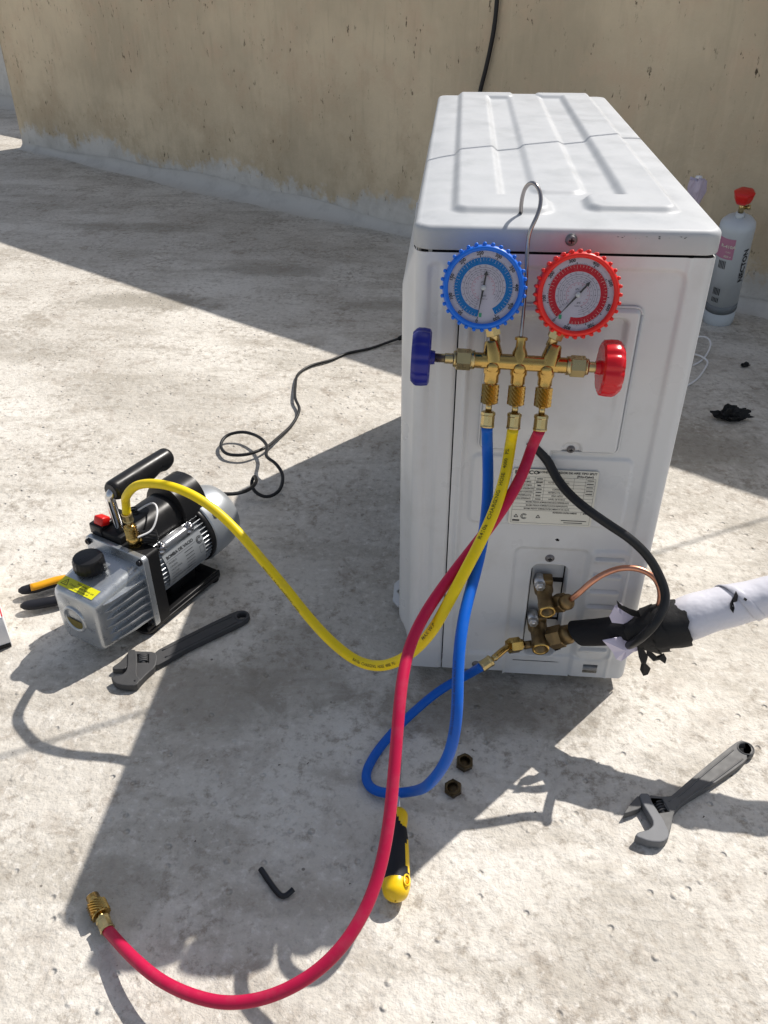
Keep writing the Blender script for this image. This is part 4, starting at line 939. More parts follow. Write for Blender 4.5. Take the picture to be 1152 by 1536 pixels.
# nameplate on the right flank
def npf(a, b, l=0):   # a along, b around (up)
    th = PI-(-.06)-b/(mrad+.0065); th = PI+0.0-(b)/(mrad+.0068); r = mrad+.0068+l
    return (.1180+a, r*math.cos(th), mz+r*math.sin(th))
mb = MB(); V = []; F = []
for i in range(2):
    for j in range(13): V.append(npf(.072*i, -.020+.050*j/12))
F = [(j, j+1, 13+j+1, 13+j) for j in range(12)]; mb.add(V, F, 0, True); npl = mb.build('nameplate', 'plate', mot)
mb = MB()
put_text(mb, 'BOMBA DE VACIO', .0062, lambda a, b: npf(.030+a, .0235+b, .0004), 0, 'CENTER', .02)
for j, s in enumerate(('MODELO', 'CAUDAL', 'VACIO FINAL', 'VOLTAJE', 'POTENCIA', 'CAPACIDAD DE ACEITE', 'PESO')):
    put_text(mb, s, .0036, lambda a, b: npf(.004+a, .0155-.0052*j+b, .0004), 0, 'LEFT'); rect(mb, 0, 0, .016, .0007, lambda a, b: npf(.034+a, .0148-.0052*j+b, .0004))
rect(mb, .001, .0190, .058, .0193, lambda a, b: npf(a, b, .0004))
for r_, a0, a1 in ((.0046, .6, 5.7), (.0026, .6, 5.7)):
    for k in range(14):
        a = a0+(a1-a0)*k/14; b2 = a0+(a1-a0)*(k+1)/14; q = lambda r, t: npf(.0650+r*math.cos(t), .0180+r*math.sin(t), .0004)
        mb.add([q(r_, a), q(r_+.0009, a), q(r_+.0009, b2), q(r_, b2)], [(0, 1, 2, 3)], 0, False)
rect(mb, .0615, -.002, .069, .0085, lambda a, b: npf(a, b, .0003)) if False else None
for (x0, z0, x1, z1) in ((.0612, -.002, .0690, -.0016), (.0612, .0086, .0690, .0090), (.0612, -.002, .0616, .009), (.0686, -.002, .0690, .009)): rect(mb, x0, z0, x1, z1, lambda a, b: npf(a, b, .0004))
mb.build('nameplate_print', 'ink', npl)
mb = MB()
for (x0, z0, x1, z1) in ((.0, -.020, .072, -.0194), (.0, .0294, .072, .030), (.0, -.02, .0006, .03), (.0714, -.02, .072, .03)): rect(mb, x0, z0, x1, z1, lambda a, b: npf(a, b, .0003))
mb.build('nameplate_border', 'greyband', npl)
# end ring and fan cowl
mb = MB(); lathe(mb, (.2045, 0, mz), (1, 0, 0), [(0, .0475), (.001, .0485), (.0075, .0485), (.0080, .0475)], 64); mb.build('end_ring', 'blackp', vp)
mb = MB(); lathe(mb, (.2115, 0, mz), (1, 0, 0), [(0, .0500), (.002, .0510), (.030, .0505), (.046, .0485), (.0565, .0440), (.0620, .0370), (.0640, .027), (.0645, .001)], 64); cow = mb.build('fan_cowl', 'castm', vp)
screw_head('screw', (.224, -.0395, mz+.0315), (0, -.78, .63), .0036, cow)
# capacitor / terminal housing on top
mb = MB()
def arch(x, y0, y1, z0, z1, n=14, p=2.6):
    out = []; cy = (y0+y1)/2; a = (y1-y0)/2
    for k in range(n+1):
        th = PI*k/n; c_, s_ = math.cos(th), math.sin(th); out.append((x, cy+a*math.copysign(abs(c_)**(2/p), c_), z0+(z1-z0)*abs(s_)**(2/p)))
    return out
loft(mb, [arch(.1120, -.018, .0460, .090, .1360), arch(.1135, -.020, .0480, .090, .1385), arch(.1840, -.020, .0480, .090, .1400)]); 
loft(mb, [arch(.1830, -.023, .0500, .086, .1480), arch(.1850, -.026, .0520, .086, .1520), arch(.2290, -.026, .0520, .086, .1520), arch(.2315, -.023, .0500, .086, .1480)])
o = mb.build('terminal_housing', 'blackp', vp); sharpen(o, 45)
mb = MB(); rbox(mb, (.1245, .030, .1375), (.010, .022, .004), .001); mb.build('housing_latch', 'blackm', o)
# silver capacitor tube between its nuts
mb = MB(); rbox(mb, (.1525, -.0290, .1030), (.046, .014, .011), .004, seg=3); mb.build('bracket_plate', 'zinc', vp)
for x in (.1245, .1785):
    mb = MB(); lathe(mb, (x, -.0300, .098), (0, -.3, 1), [(0, .0075), (.006, .0075)], 20); hexnut(mb, (x, -.0318, .104), (0, -.3, 1), .0105, .006); lathe(mb, (x, -.0336, .1098), (0, -.3, 1), [(0, .0035), (.003, .0030), (.004, .001)], 14); mb.build('acorn_nut', 'chrome', vp)
# handle
mb = MB(); ga = np.array([.0905, .000, .2010]); gb = np.array([.1940, .000, .2010])
Pg = np.linspace(ga, gb, 40); rad = np.array([.0128+.0006*math.sin(k/39*PI*1.0) for k in range(40)]); rad[0] *= .80; rad[1] *= .95; rad[-1] *= .78; rad[-2] *= .95
V = []; n = 24
for i, p in enumerate(Pg):
    for k in range(n):
        th = 2*PI*k/n; r = rad[i]
        if math.sin(th) < -.2: r += .0028*(-math.sin(th))*(.5+.5*math.cos(i/39*PI*8+PI))
        V.append(p+np.array([0, r*math.cos(th), r*math.sin(th)]))
F = [(j*n+k, j*n+(k+1) % n, (j+1)*n+(k+1) % n, (j+1)*n+k) for j in range(39) for k in range(n)]; F += [tuple(range(n))[::-1], tuple(39*n+k for k in range(n))]
mb.add(V, F, 0, True); hd = mb.build('handle_grip', 'blackp', vp); sharpen(hd, 50)
mb = MB(); tube(mb, smoothpath(catmull([(.1010, .0090, .122), (.0975, .0080, .150), (.0915, .0040, .183), (.0900, .0020, .194), (.0960, .001, .2005)], .002), 2), .0062, 16); rbox(mb, (.1010, .0090, .126), (.016, .016, .012), .002); mb.build('handle_post', 'chrome', vp)
# inlet fitting, capped side port with white tether
o2 = np.array([PUMP_O[0], PUMP_O[1], 0]); cth, sth = math.cos(PTH), math.sin(PTH)
def toloc(p): q = np.array(p)-o2; return np.array([q[0]*cth+q[1]*sth, -q[0]*sth+q[1]*cth, q[2]])
iL = toloc(iA); iT = toloc(ytop-idir*.038); idl = nrm(iT-iL)
mb = MB(); Lf = np.linalg.norm(iT-iL); lathe(mb, iL, idl, [(0, .0105), (.004, .0105), (.005, .0088), (.012, .0082), (.014, .0092), (.020, .0092), (.022, .0070), (max(.024, Lf), .0062)], 22)
sdv = nrm([.75, -.66, .05]); lathe(mb, iL+idl*.014, sdv, [(0, .006), (.016, .006)], 16); mb.build('inlet_fitting', 'brass', vp)
mb = MB(); pc = iL+idl*.014+sdv*.010; knurl(mb, pc, pc+sdv*.020, .0090, 26, 3, .0005, bev=.0015); mb.build('port_cap', 'blackp', vp)
mb = MB(); q = catmull([iL+idl*.022+np.array([0, -.008, 0]), iL+idl*.024+np.array([.018, -.016, .002]), iL+idl*.034+np.array([.038, -.010, .006]), (.150, -.001, .1500), (.1360, .0150, .1400)], .002); tube(mb, q, .0013, 8); mb.build('tether', 'white', vp)
mb = MB(); P = np.array([(.133+.0045*math.cos(a), .0165+.006*math.sin(a), .1392+.001*math.cos(a)) for a in np.linspace(0, 2*PI, 22)]); tube(mb, P, .0012, 7); tube(mb, P+np.array([.002, .003, .002]), .0010, 7); mb.build('tether_ring', 'blackm', vp)
# rocker switch
mb = MB(); rbox(mb, (.0960, .0385, .132), (.024, .022, .016), .002); sw = mb.build('switch_housing', 'blackp', vp)
mb = MB(); rbox(mb, (.0945, .0345, .1435), (.014, .016, .012), .002, R=np.array(Matrix.Rotation(.35, 3, 'Y'))); mb.build('rocker_switch', 'redsw', sw)

# ================================================================== CABLES
def cable(name, pts, r, mk, label, cat='cable', it=3, n=10, flat=None, step=.004):
    P = smoothpath(catmull(pts, step), it); P0 = P[0].copy(); mb = MB(); tube(mb, P-P0, r, n, flat=flat); o = mb.build(name, mk); o.location = tuple(P0); tag(o, label, cat); return o, P
zc = .0035
pwc = [(601, 507, .010), (589, 511, .006), (554, 523, zc), (521, 530, zc), (495, 540.5, zc), (465, 549, zc), (447.6, 561, zc), (443, 580, zc+.004), (443, 598, zc+.006), (449, 614, zc+.004), (438.7, 636, zc), (418, 656, zc+.003), (397, 672, zc+.008), (368, 682, .012), (341, 681, .010), (331, 667, .010), (341, 653, .014), (362, 648, .018), (385.6, 654, .022), (400, 668, .026), (400, 685, .030), (413.6, 695.5, .030), (424, 713, .022), (418, 737, .012), (400, 745.6, .008), (383, 738, .014), (376.7, 725, .022), (381, 714.6, .030), (384.5, 722, .038), (374, 734, .046), (353, 740.5, .060), (328, 741, .078)]
pts = [at(u, v, z=z) for u, v, z in pwc]; pts.append(PW(.229, .002, .118)); 
pc_, Pc = cable('power_cable', pts, .0030, 'cable', 'thin black power cable coiled on the sunlit floor behind the pump', 'cable')
dpl = nrm(Pc[0]-Pc[4]); 
plug = empty('power_plug', tuple(Pc[0])); tag(plug, 'black plug end of the pump cable disappearing behind the white unit', 'plug')
mb = MB(); lathe(mb, (0, 0, 0), dpl, [(-.006, .0045), (.004, .0062), (.022, .0078), (.024, .0078)], 16); mb.build('strain_relief', 'blackm', plug)
mb = MB(); a_, b_, t_ = basis(dpl); rbox(mb, dpl*.040, (.026, .016, .034), .003, R=np.stack([a_, b_, t_], 1)); mb.build('plug_body', 'blackp', plug)
# black supply cable from the hatch, over to the taped pipe bundle
pts = [(.122, .000, .345), at(822, 692, y=-.003), at(833, 714, y=-.010), at(851, 738, y=-.022), at(878, 762, y=-.036), at(912, 786, y=-.040), at(946, 809, y=-.044), at(973, 836, y=-.048), at(990, 866, y=-.054), at(999, 893, y=-.064), at(995, 914, y=-.074), at(983, 935, y=-.083), at(966, 953, y=-.082), at(950, 965, y=-.068), at(942, 968, y=-.050)]
cable('supply_cable', pts, .0053, 'cable', 'thick black cable leaving the electrical hatch and curving down to the taped pipe', 'cable', n=16, flat=.9)
# black cable hanging down the parapet behind the unit
WY = lambda s, z: np.array([*(NW*(1.555-.012)+TW*s), z])
pts = []
for (u, v) in ((752, -90), (747, -20), (742, 35), (735, 75), (727, 110), (720, 138), (716, 170)):
    q = ray(u, v); n3 = np.array([*NW, 0]); d = (1.555-.012-n3@CAM)/(n3@q); pts.append(CAM+q*d)
pts.append(pts[-1]+np.array([.0, -.02, -.20])); pts.append(pts[-1]+np.array([.02, -.25, -max(pts[-1][2]-.01, 0)]))
hang, Pq = cable('hanging_cable', pts, .0060, 'cable', 'black cable hanging down the ochre wall behind the white unit', 'cable')
# white twin wire on the floor behind the unit
pts = [at(u, v, z=z) for u, v, z in ((1040, 548, .003), (1052, 541, .003), (1062, 528, .006), (1066, 514, .012), (1060, 506, .014), (1048, 505, .008), (1035, 515, .003), (1040, 530, .003), (1053, 535, .010), (1061, 541, .006), (1056, 555, .003), (1044, 570, .003), (1028, 580, .003))]
cable('white_wire', pts, .0020, 'white', 'thin white wire looped on the floor right behind the white unit', 'wire')
# overhead wire out of view whose shadow crosses the floor and the unit
wdir = nrm(at(980, 830, z=0)-at(0, 1135, z=0)); A0 = at(980, 830, z=0); hW = 1.02
WA = A0+np.array([-SX*hW, -SY*hW, hW]); tt = (1.60-NW@WA[:2])/(NW@wdir[:2])
pts = [WA+wdir*s+np.array([0, 0, .012*((s-tt)*(s+3.2)/4)*.0]) for s in np.linspace(-3.2, tt, 24)]; pts[-1][2] = 1.036
ow, _ = cable('overhead_wire', pts, .0026, 'blackm', 'thin wire strung from the parapet top across the roof', 'wire')
mb = MB(); pe = pts[0]; cyl(mb, (0, 0, 0), (0, 0, 1.25), .016, 16); post = mb.build('wire_post', 'acin'); post.location = (pe[0]-.01, pe[1], 0); tag(post, 'slim grey metal post holding the far end of the thin wire', 'post')

# ================================================================== REFRIGERANT PIPES
rp = empty('refrigerant_pipe', tuple(nC)); P0 = np.array(nC); tag(rp, 'copper pipes wrapped in black tape and torn white wrapping leading right from the brass valves', 'pipe')
copp = smoothpath(catmull([nB+d1*.004, at(868, 890, y=-.026), at(886, 874, y=-.026), at(908, 860, y=-.024), at(934, 852, y=-.024), at(960, 854, y=-.027), at(981, 866, y=-.032), at(990, 884, y=-.036), at(990, 902, y=-.040), at(983, 922, y=-.043), at(976, 936, y=-.046)], .003), 2)
mb = MB(); tube(mb, copp-P0, .0033, 14); mb.build('thin_copper_tube', 'copper', rp)
c3 = catmull([nC+d2*.028, at(872, 949, y=-.022), at(900, 948, y=-.028)], .004); mb = MB(); tube(mb, c3-P0, .0050, 16); mb.build('thick_copper_tube', 'copper', rp)
def ragged(mb, P, r, n=18, mi=0, raggedness=.006, ends=(True, True), wob=.06, seed=1, flat=1.0):
    rr = np.random.default_rng(seed); P = np.asarray(P); T_, A_, B_ = frames(P); R = np.full(len(P), r) if np.isscalar(r) else np.asarray(r); V = []; m = len(P)
    o0 = rr.uniform(-1, 1, n)*raggedness; o1 = rr.uniform(-1, 1, n)*raggedness; ph = rr.uniform(0, 6.28, 6)
    for i in range(m):
        t = i/(m-1)
        for k in range(n):
            th = 2*PI*k/n; w_ = 1+wob*(math.sin(3*th+ph[0]+i*.35)+.6*math.sin(5*th-i*.5+ph[1])+.5*math.sin(i*.9+2*th+ph[2]))*.5
            off = (o0[k]*max(0, 1-t*4) if ends[0] else 0)+(o1[k]*max(0, 1-(1-t)*4) if ends[1] else 0)
            V.append(P[i]+T_[i]*off+R[i]*w_*(A_[i]*math.cos(th)+B_[i]*math.sin(th)*flat))
    F = [(i*n+k, i*n+(k+1) % n, (i+1)*n+(k+1) % n, (i+1)*n+k) for i in range(m-1) for k in range(n)]; mb.add(V, F, mi, True)
# white wrapped run
wp = smoothpath(catmull([at(970, 946, y=-.045), at(1005, 937, y=-.047), at(1050, 921, y=-.046), at(1100, 908, d=.893), at(1152, 894, d=.886), at(1220, 878, d=.876), at(1320, 868, d=.866), at(1400, 862, d=.862), np.array([.78, -.03, .225]), np.array([1.05, .00, .17]), np.array([1.35, .10, .07]), np.array([1.60, .30, .022]), np.array([1.80, .52, .020])], .008), 3)
rads = np.interp(np.arange(len(wp)), [0, 5, 10, 17, 26, 60], [.019, .0232, .0232, .0210, .0188, .0190])+.0006*np.sin(np.arange(len(wp))*.35)+.0005*np.sin(np.arange(len(wp))*1.3)
mb = MB(); ragged(mb, wp-P0, rads, 28, 0, .003, wob=.035, seed=4); 
# helical overlap edge of the wrapping tape
wt = mb.build('white_wrap', 'wrap', rp)
T_, A_, B_ = frames(wp)
mb = MB()
for s_i in range(0, len(wp)-10, 9):
    V = []
    for k in range(33):
        th = 2*PI*k/32; i = s_i+k/32*6.5; i0 = int(i); fr = i-i0; i1 = min(i0+1, len(wp)-1); c = wp[i0]*(1-fr)+wp[i1]*fr; rr_ = (rads[i0]*(1-fr)+rads[i1]*fr)*1.035
        d = A_[i0]*math.cos(th)+B_[i0]*math.sin(th); V += [c+d*rr_-P0, c+d*(rr_+.0012)+T_[i0]*.0006-P0, c+d*(rr_-.0012)+T_[i0]*.010-P0]
    mb.add(V, [(3*k, 3*k+1, 3*k+4, 3*k+3) for k in range(32)]+[(3*k+1, 3*k+2, 3*k+5, 3*k+4) for k in range(32)], 0, True)
mb.build('wrap_overlap', 'wrap', rp)
def blob_patch(mb, poly_uv, yv, off=0.0, mi=0, lift=.0012, crumple=.0):
    pts_ = [at(u, v, y=yv+(rng.normal()*crumple if crumple else 0))-P0 for u, v in poly_uv]; c = sum(pts_)/len(pts_); n = len(pts_)
    nn = np.array([0, lift, 0]); V = pts_+[c+np.array([0, -crumple, 0])]; V2 = [p+nn for p in V]
    F = [(k, (k+1) % n, n) for k in range(n)]+[(n+1+(k+1) % n, n+1+k, 2*n+1) for k in range(n)]+[(k, n+1+k, n+1+(k+1) % n, (k+1) % n) for k in range(n)]
    mb.add(V+V2, F, mi, False)
# black foam sleeve with a slanted cut end
fo = smoothpath(catmull([at(866, 950, y=-.0235), at(900, 948, y=-.030), at(940, 944, y=-.038), at(975, 940, y=-.044)], .004), 1)
T_, A_, B_ = frames(fo); mb = MB(); n = 20; V = []; m = len(fo)
for i in range(m):
    r = .0148+.003*i/m
    for k in range(n):
        th = 2*PI*k/n; dv = A_[i]*math.cos(th)+B_[i]*math.sin(th); off = max(0, 1-i/4)*(-.55*dv[2]*1.0*.014+ .0)*(1.0)
        V.append(fo[i]+dv*r+T_[i]*off-P0)
F = [(i*n+k, i*n+(k+1) % n, (i+1)*n+(k+1) % n, (i+1)*n+k) for i in range(m-1) for k in range(n)]; mb.add(V, F, 0, True)
V2 = [p for p in V[:n]]; lathe(mb, fo[0]-P0+T_[0]*.004, T_[0], [(0, .0148), (.001, .0055)], 20, 0, cap=False); mb.build('foam_sleeve', 'foam', rp)
# bulky taped joint
tp = smoothpath(catmull([at(945, 945, y=-.042), at(965, 944, y=-.046), at(990, 941, y=-.049), at(1015, 936, y=-.049), at(1030, 933, y=-.049)], .004), 1)
rt = np.interp(np.linspace(0, 1, len(tp)), [0, .2, .45, .8, 1], [.0160, .0205, .0250, .0262, .0262])
mb = MB(); ragged(mb, tp-P0, rt, 30, 0, .0018, wob=.06, seed=8); ragged(mb, tp[:len(tp)*2//3]-P0, rt[:len(tp)*2//3]*1.05, 30, 0, .0030, wob=.07, seed=12); ragged(mb, tp[3:len(tp)//2]-P0, rt[3:len(tp)//2]*1.11, 30, 0, .0025, wob=.07, seed=17); mb.build('black_tape', 'tape', rp)
mb = MB()
blob_patch(mb, [(962, 968), (972, 985), (969, 996), (976, 1003), (972, 1012), (965, 1014), (960, 1005), (962, 996), (958, 985), (956, 972)], -.062, crumple=.002)
mb.build('torn_tape', 'tape', rp); mb = MB(); blob_patch(mb, [(970, 972), (985, 985), (996, 981), (1000, 988), (998, 996), (990, 990), (980, 992), (970, 982)], -.060, crumple=.002)
mb.build('torn_tape', 'tape', rp); mb = MB(); blob_patch(mb, [(925, 901), (932, 908), (945, 914), (958, 918), (962, 926), (948, 924), (936, 917), (927, 911)], -.050, crumple=.001)
mb.build('torn_tape', 'tape', rp)
mb = MB()
blob_patch(mb, [(904, 961), (935, 955), (966, 952), (970, 964), (960, 976), (950, 978), (940, 986), (932, 992), (924, 989), (919, 978), (912, 970)], -.056, crumple=.0035)
mb.build('torn_white_wrap', 'wraptorn', rp); mb = MB(); blob_patch(mb, [(914, 925), (922, 910), (930, 905), (938, 912), (950, 920), (952, 930), (935, 936), (918, 934)], -.046, crumple=.002)
mb.build('torn_white_wrap', 'wraptorn', rp)
# tear in the white wrap showing black foam
mb = MB()
for poly, yv in (([(1095, 905), (1099, 897), (1104, 886), (1107, 893), (1106, 902), (1100, 904), (1102, 912), (1100, 920), (1095, 913)], -.0735), ([(1117, 896), (1121, 899), (1119, 902), (1115, 899)], -.0725)):
    pts_ = []
    for (u, v) in poly:
        c = wp[np.argmin([np.hypot(*(np.array([576+FPX*((p-CAM)@_r)/((p-CAM)@_f), 768-FPX*((p-CAM)@_u)/((p-CAM)@_f)])-[u, v])) for p in wp])]
        q = nrm(ray(u, v)); oc = CAM-c; ax_ = nrm(wp[45]-wp[30]); qq = q-ax_*(q@ax_); o_ = oc-ax_*(oc@ax_); a = qq@qq; b = 2*qq@o_; cc = o_@o_-.0240**2; disc = max(b*b-4*a*cc, 0); t = (-b-math.sqrt(disc))/(2*a); pts_.append(CAM+q*t-P0)
    mb.add(pts_, [tuple(range(len(pts_)))], 0, False)
mb.build('wrap_tear', 'foam', rp)

# ================================================================== TOOLS
def wrench(name, org, sc, hand, tail, head, jaw, slot, fixed, mk, jmk, label, zt, hole=None, groove=None):
    """adjustable wrench lying flat; outlines are plan shapes on the plane z = zt, given real thickness"""
    PX_ = lambda p: at(org[0]+p[0]/sc, org[1]+p[1]/sc, z=zt)
    A = PX_(slot[0]); B = PX_(tail[0]); ang = math.atan2(B[1]-A[1], B[0]-A[0]); root = empty(name, (A[0], A[1], 0), (0, 0, ang)); ca, sa = math.cos(ang), math.sin(ang)
    def Lc_(p): q = PX_(p)-A; return (q[0]*ca+q[1]*sa, -q[0]*sa+q[1]*ca)
    def poly(pts):
        P = [Lc_(p) for p in pts]; ar = sum(P[i][0]*P[(i+1) % len(P)][1]-P[(i+1) % len(P)][0]*P[i][1] for i in range(len(P))); return P if ar > 0 else P[::-1]
    def rnd(P, it=2):
        for _ in range(it):
            Q = []
            for i in range(len(P)):
                a_, b_ = np.array(P[i]), np.array(P[(i+1) % len(P)]); Q += [tuple(a_*.8+b_*.2), tuple(a_*.2+b_*.8)]
            P = Q
        return P
    tc_, tr, thr = tail; c = Lc_(tc_); r = abs(Lc_((tc_[0]+tr, tc_[1]))[0]-c[0])*1.02; r = float(np.hypot(*(np.array(Lc_((tc_[0]+tr, tc_[1])))-np.array(c)))); rh = r*thr/tr
    mb = MB(); extrude(mb, rnd(poly(hand), 1), zt*.78, (0, 0, zt*.11), mi=0, bev=0, holes=[circ(c[0], c[1], rh*1.03, 24)])
    lathe(mb, (c[0], c[1], zt*.02), (0, 0, 1), [(0, rh), (0, r*.92), (zt*.2, r), (zt*.8, r), (zt*.98, r*.92), (zt*.98, rh*1.15), (zt*.8, rh), (0, rh)], 36, 0, cap=False)
    if groove:
        for g_ in groove: P = np.array([[*Lc_(p), zt*.90] for p in g_]); tube(mb, catmull(P, .005), zt*.11, 6)
    mb.build('handle', mk, root)
    mb = MB(); extrude(mb, rnd(poly(head), 1), zt*.98, (0, 0, 0), mi=0, bev=zt*.12, holes=[poly(slot)]); mb.build('head', mk, root)
    mb = MB(); extrude(mb, rnd(poly(fixed), 1), zt*.90, (0, 0, zt*.02), mi=0, bev=zt*.10); mb.build('fixed_jaw', mk, root)
    mb = MB(); extrude(mb, rnd(poly(jaw), 1), zt*1.08, (0, 0, zt*.06), mi=0, bev=zt*.12)
    if hole: h_ = Lc_(hole); lathe(mb, (h_[0], h_[1], zt*1.0), (0, 0, 1), [(0, .0016), (zt*.155, .0016)], 12, 1)
    mb.build('movable_jaw', [jmk, 'dark'], root)
    sp_ = [np.array(Lc_(p)) for p in slot]; m0 = (sp_[0]+sp_[1])/2; m1 = (sp_[2]+sp_[3])/2; rw_ = np.linalg.norm(sp_[0]-sp_[1])*.36; ax_ = (m1-m0)
    if np.linalg.norm(sp_[0]-sp_[1]) > np.linalg.norm(sp_[1]-sp_[2])*3: pass
    cr_ = nrm([-ax_[1], ax_[0]]); mb = MB()
    P = np.array([[*(m0+ax_*(.1+.8*a/(8*PI))+cr_*rw_*math.cos(a)), zt*.62+rw_*.75*math.sin(a)] for a in np.linspace(0, 8*PI, 96)]); tube(mb, P, rw_*.24, 7); cyl(mb, (*(m0+ax_*.03), zt*.6), (*(m0+ax_*.97), zt*.6), rw_*.62, 14); mb.build('adjusting_screw', 'wrench', root)
    tag(root, label, 'wrench'); return root
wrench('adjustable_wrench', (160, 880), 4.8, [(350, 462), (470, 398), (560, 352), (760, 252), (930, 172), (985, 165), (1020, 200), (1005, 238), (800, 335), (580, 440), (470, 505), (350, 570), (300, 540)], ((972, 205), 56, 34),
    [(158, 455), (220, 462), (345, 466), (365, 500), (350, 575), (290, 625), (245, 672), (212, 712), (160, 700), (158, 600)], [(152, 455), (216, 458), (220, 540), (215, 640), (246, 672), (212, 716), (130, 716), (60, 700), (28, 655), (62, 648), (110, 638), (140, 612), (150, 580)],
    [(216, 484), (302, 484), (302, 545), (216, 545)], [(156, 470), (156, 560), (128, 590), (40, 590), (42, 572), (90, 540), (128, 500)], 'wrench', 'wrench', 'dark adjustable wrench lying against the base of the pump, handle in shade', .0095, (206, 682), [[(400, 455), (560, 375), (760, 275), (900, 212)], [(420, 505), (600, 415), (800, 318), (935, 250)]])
wrench('adjustable_wrench', (900, 1080), 4.57, [(430, 560), (505, 505), (600, 420), (760, 285), (930, 150), (980, 130), (1050, 190), (1000, 275), (900, 350), (760, 445), (630, 520), (560, 570), (500, 640), (470, 620)], ((1000, 190), 60, 46),
    [(335, 508), (400, 520), (460, 520), (520, 512), (560, 560), (505, 635), (492, 720), (476, 785), (440, 760), (400, 650), (345, 560)], [(268, 506), (335, 506), (352, 560), (400, 640), (432, 680), (476, 782), (468, 812), (430, 842), (340, 838), (238, 800), (258, 772), (325, 758), (362, 728), (360, 690), (318, 620), (280, 560)],
    [(352, 540), (430, 545), (475, 625), (405, 635)], [(268, 506), (290, 560), (280, 602), (165, 640), (172, 620), (215, 560)], 'wrench2', 'jawsteel', 'lighter grey adjustable wrench lying alone on sunlit floor at the lower right', .0100, None, [[(470, 560), (560, 500), (720, 360), (915, 200)], [(520, 600), (610, 528), (760, 425), (980, 262)]])

# screwdriver under the red hose
A = at(593, 1352, z=.016); B = at(597, 1225, z=.012); d = B-A; Lh = float(np.linalg.norm(d[:2])); sd_ = empty('screwdriver', (A[0], A[1], .0165), (0, 0, math.atan2(d[1], d[0])))
tag(sd_, 'screwdriver with yellow and black handle lying beneath the crimson hose', 'screwdriver')
prof = [(0, .001), (.002, .008), (.006, .0125), (.014, .0150), (.024, .0152), (.045, .0140), (.062, .0128), (.078, .0102), (.086, .0110), (.093, .0112), (.098, .0080), (.100, .0040)]
k_ = Lh/.094; prof = [(a*k_, b*k_*.93) for a, b in prof]
mb = MB(); a, b, t = basis((1, 0, 0)); n = 30; V = []; pp = np.array(prof); ls = np.linspace(0, pp[-1, 0], 70); rs = np.interp(ls, pp[:, 0], pp[:, 1]); rs[1:-1] = (rs[:-2]+rs[1:-1]*2+rs[2:])/4
for l, r in zip(ls, rs):
    for k in range(n): th = 2*PI*k/n; r2_ = r*(1-.05*abs(math.cos(3*th))*(1 if .02*k_ < l < .08*k_ else .2)); V.append((l, r2_*math.cos(th), r2_*math.sin(th)))
F = []; mi_ = []
for j in range(69):
    for k in range(n):
        F.append((j*n+k, j*n+(k+1) % n, (j+1)*n+(k+1) % n, (j+1)*n+k)); l = ls[j]/k_; th = (k+.5)/n*2*PI
        side = (th > 3.9 and th < 4.9)
        yel = l < .017 or l > .088 or (l > .074 and abs(((th-2.55+PI) % (2*PI))-PI) < .45+(l-.074)*60) or (.022 < l < .062 and abs(((th-2.75+PI) % (2*PI))-PI) < .48*math.sin((l-.022)/.04*PI)**.6)
        mi_.append(0 if yel else 1)
mb.add(V, F, 0, True); mb.m = mi_; mb.build('handle', ['yelp', 'grip'], sd_)
mb = MB(); P = np.array([(.0150*k_+.0042*math.cos(a)*1.3, -.0105+.0028*math.sin(a), .0105+.0014*math.sin(a)) for a in np.linspace(0, 2*PI, 22)]); tube(mb, P, .0010, 7, mi=0); lathe(mb, (.015*k_, -.0098, .0098), (0, -.6, .7), [(0, .0035), (.0008, .0030)], 14, 1); mb.build('hanging_hole', ['yelp', 'orange'], sd_)
mb = MB(); cyl(mb, (.097*k_, 0, 0), (.175*k_, 0, -.006), .0022, 12); mb.build('shaft', 'chrome', sd_)
# hex key
P = [at(391, 1303, z=.0035), at(405, 1324, z=.0028), at(419, 1341.5, z=.0028), at(424, 1345, z=.0028), at(430, 1343, z=.003), at(440, 1334, z=.0042)]
P = smoothpath(catmull(P, .0015), 2); mb = MB(); tube(mb, P-P[0], .0030, 6); hx = mb.build('hex_key', 'steelblk'); hx.location = tuple(P[0]); hx.data.polygons.foreach_set('use_smooth', [False]*len(hx.data.polygons)); tag(hx, 'small black hex key lying in the shade of the unit', 'hex key')
# brass nuts
for (u, v, h_, lb, ax_) in ((696, 1142, .011, 'brass flare nut nearer the unit, right of the blue hose', (.1, -.25, 1)), (681, 1180, .009, 'brass flare nut just below the other, by the bend of the blue hose', (-.2, -.3, 1))):
    c = at(u, v, z=.006); nn = empty('flare_nut', (c[0], c[1], 0)); tag(nn, lb, 'nut', 'loose flare nuts on the floor')
    mb = MB(); a3 = nrm(ax_); hexnut(mb, a3*.0015, a3, .0175, h_*.75, 0, .0062, .10); lathe(mb, a3*(.0015+h_*.75), a3, [(0, .0082), (h_*.25, .0078), (h_*.25, .0060), (-h_*.4, .0056)], 24, 0, cap=False); lathe(mb, a3*.0045, a3, [(0, .0062), (.0004, .0050), (.0004, .0010)], 20, 0); mb.build('nut_body', 'nutdark', nn)
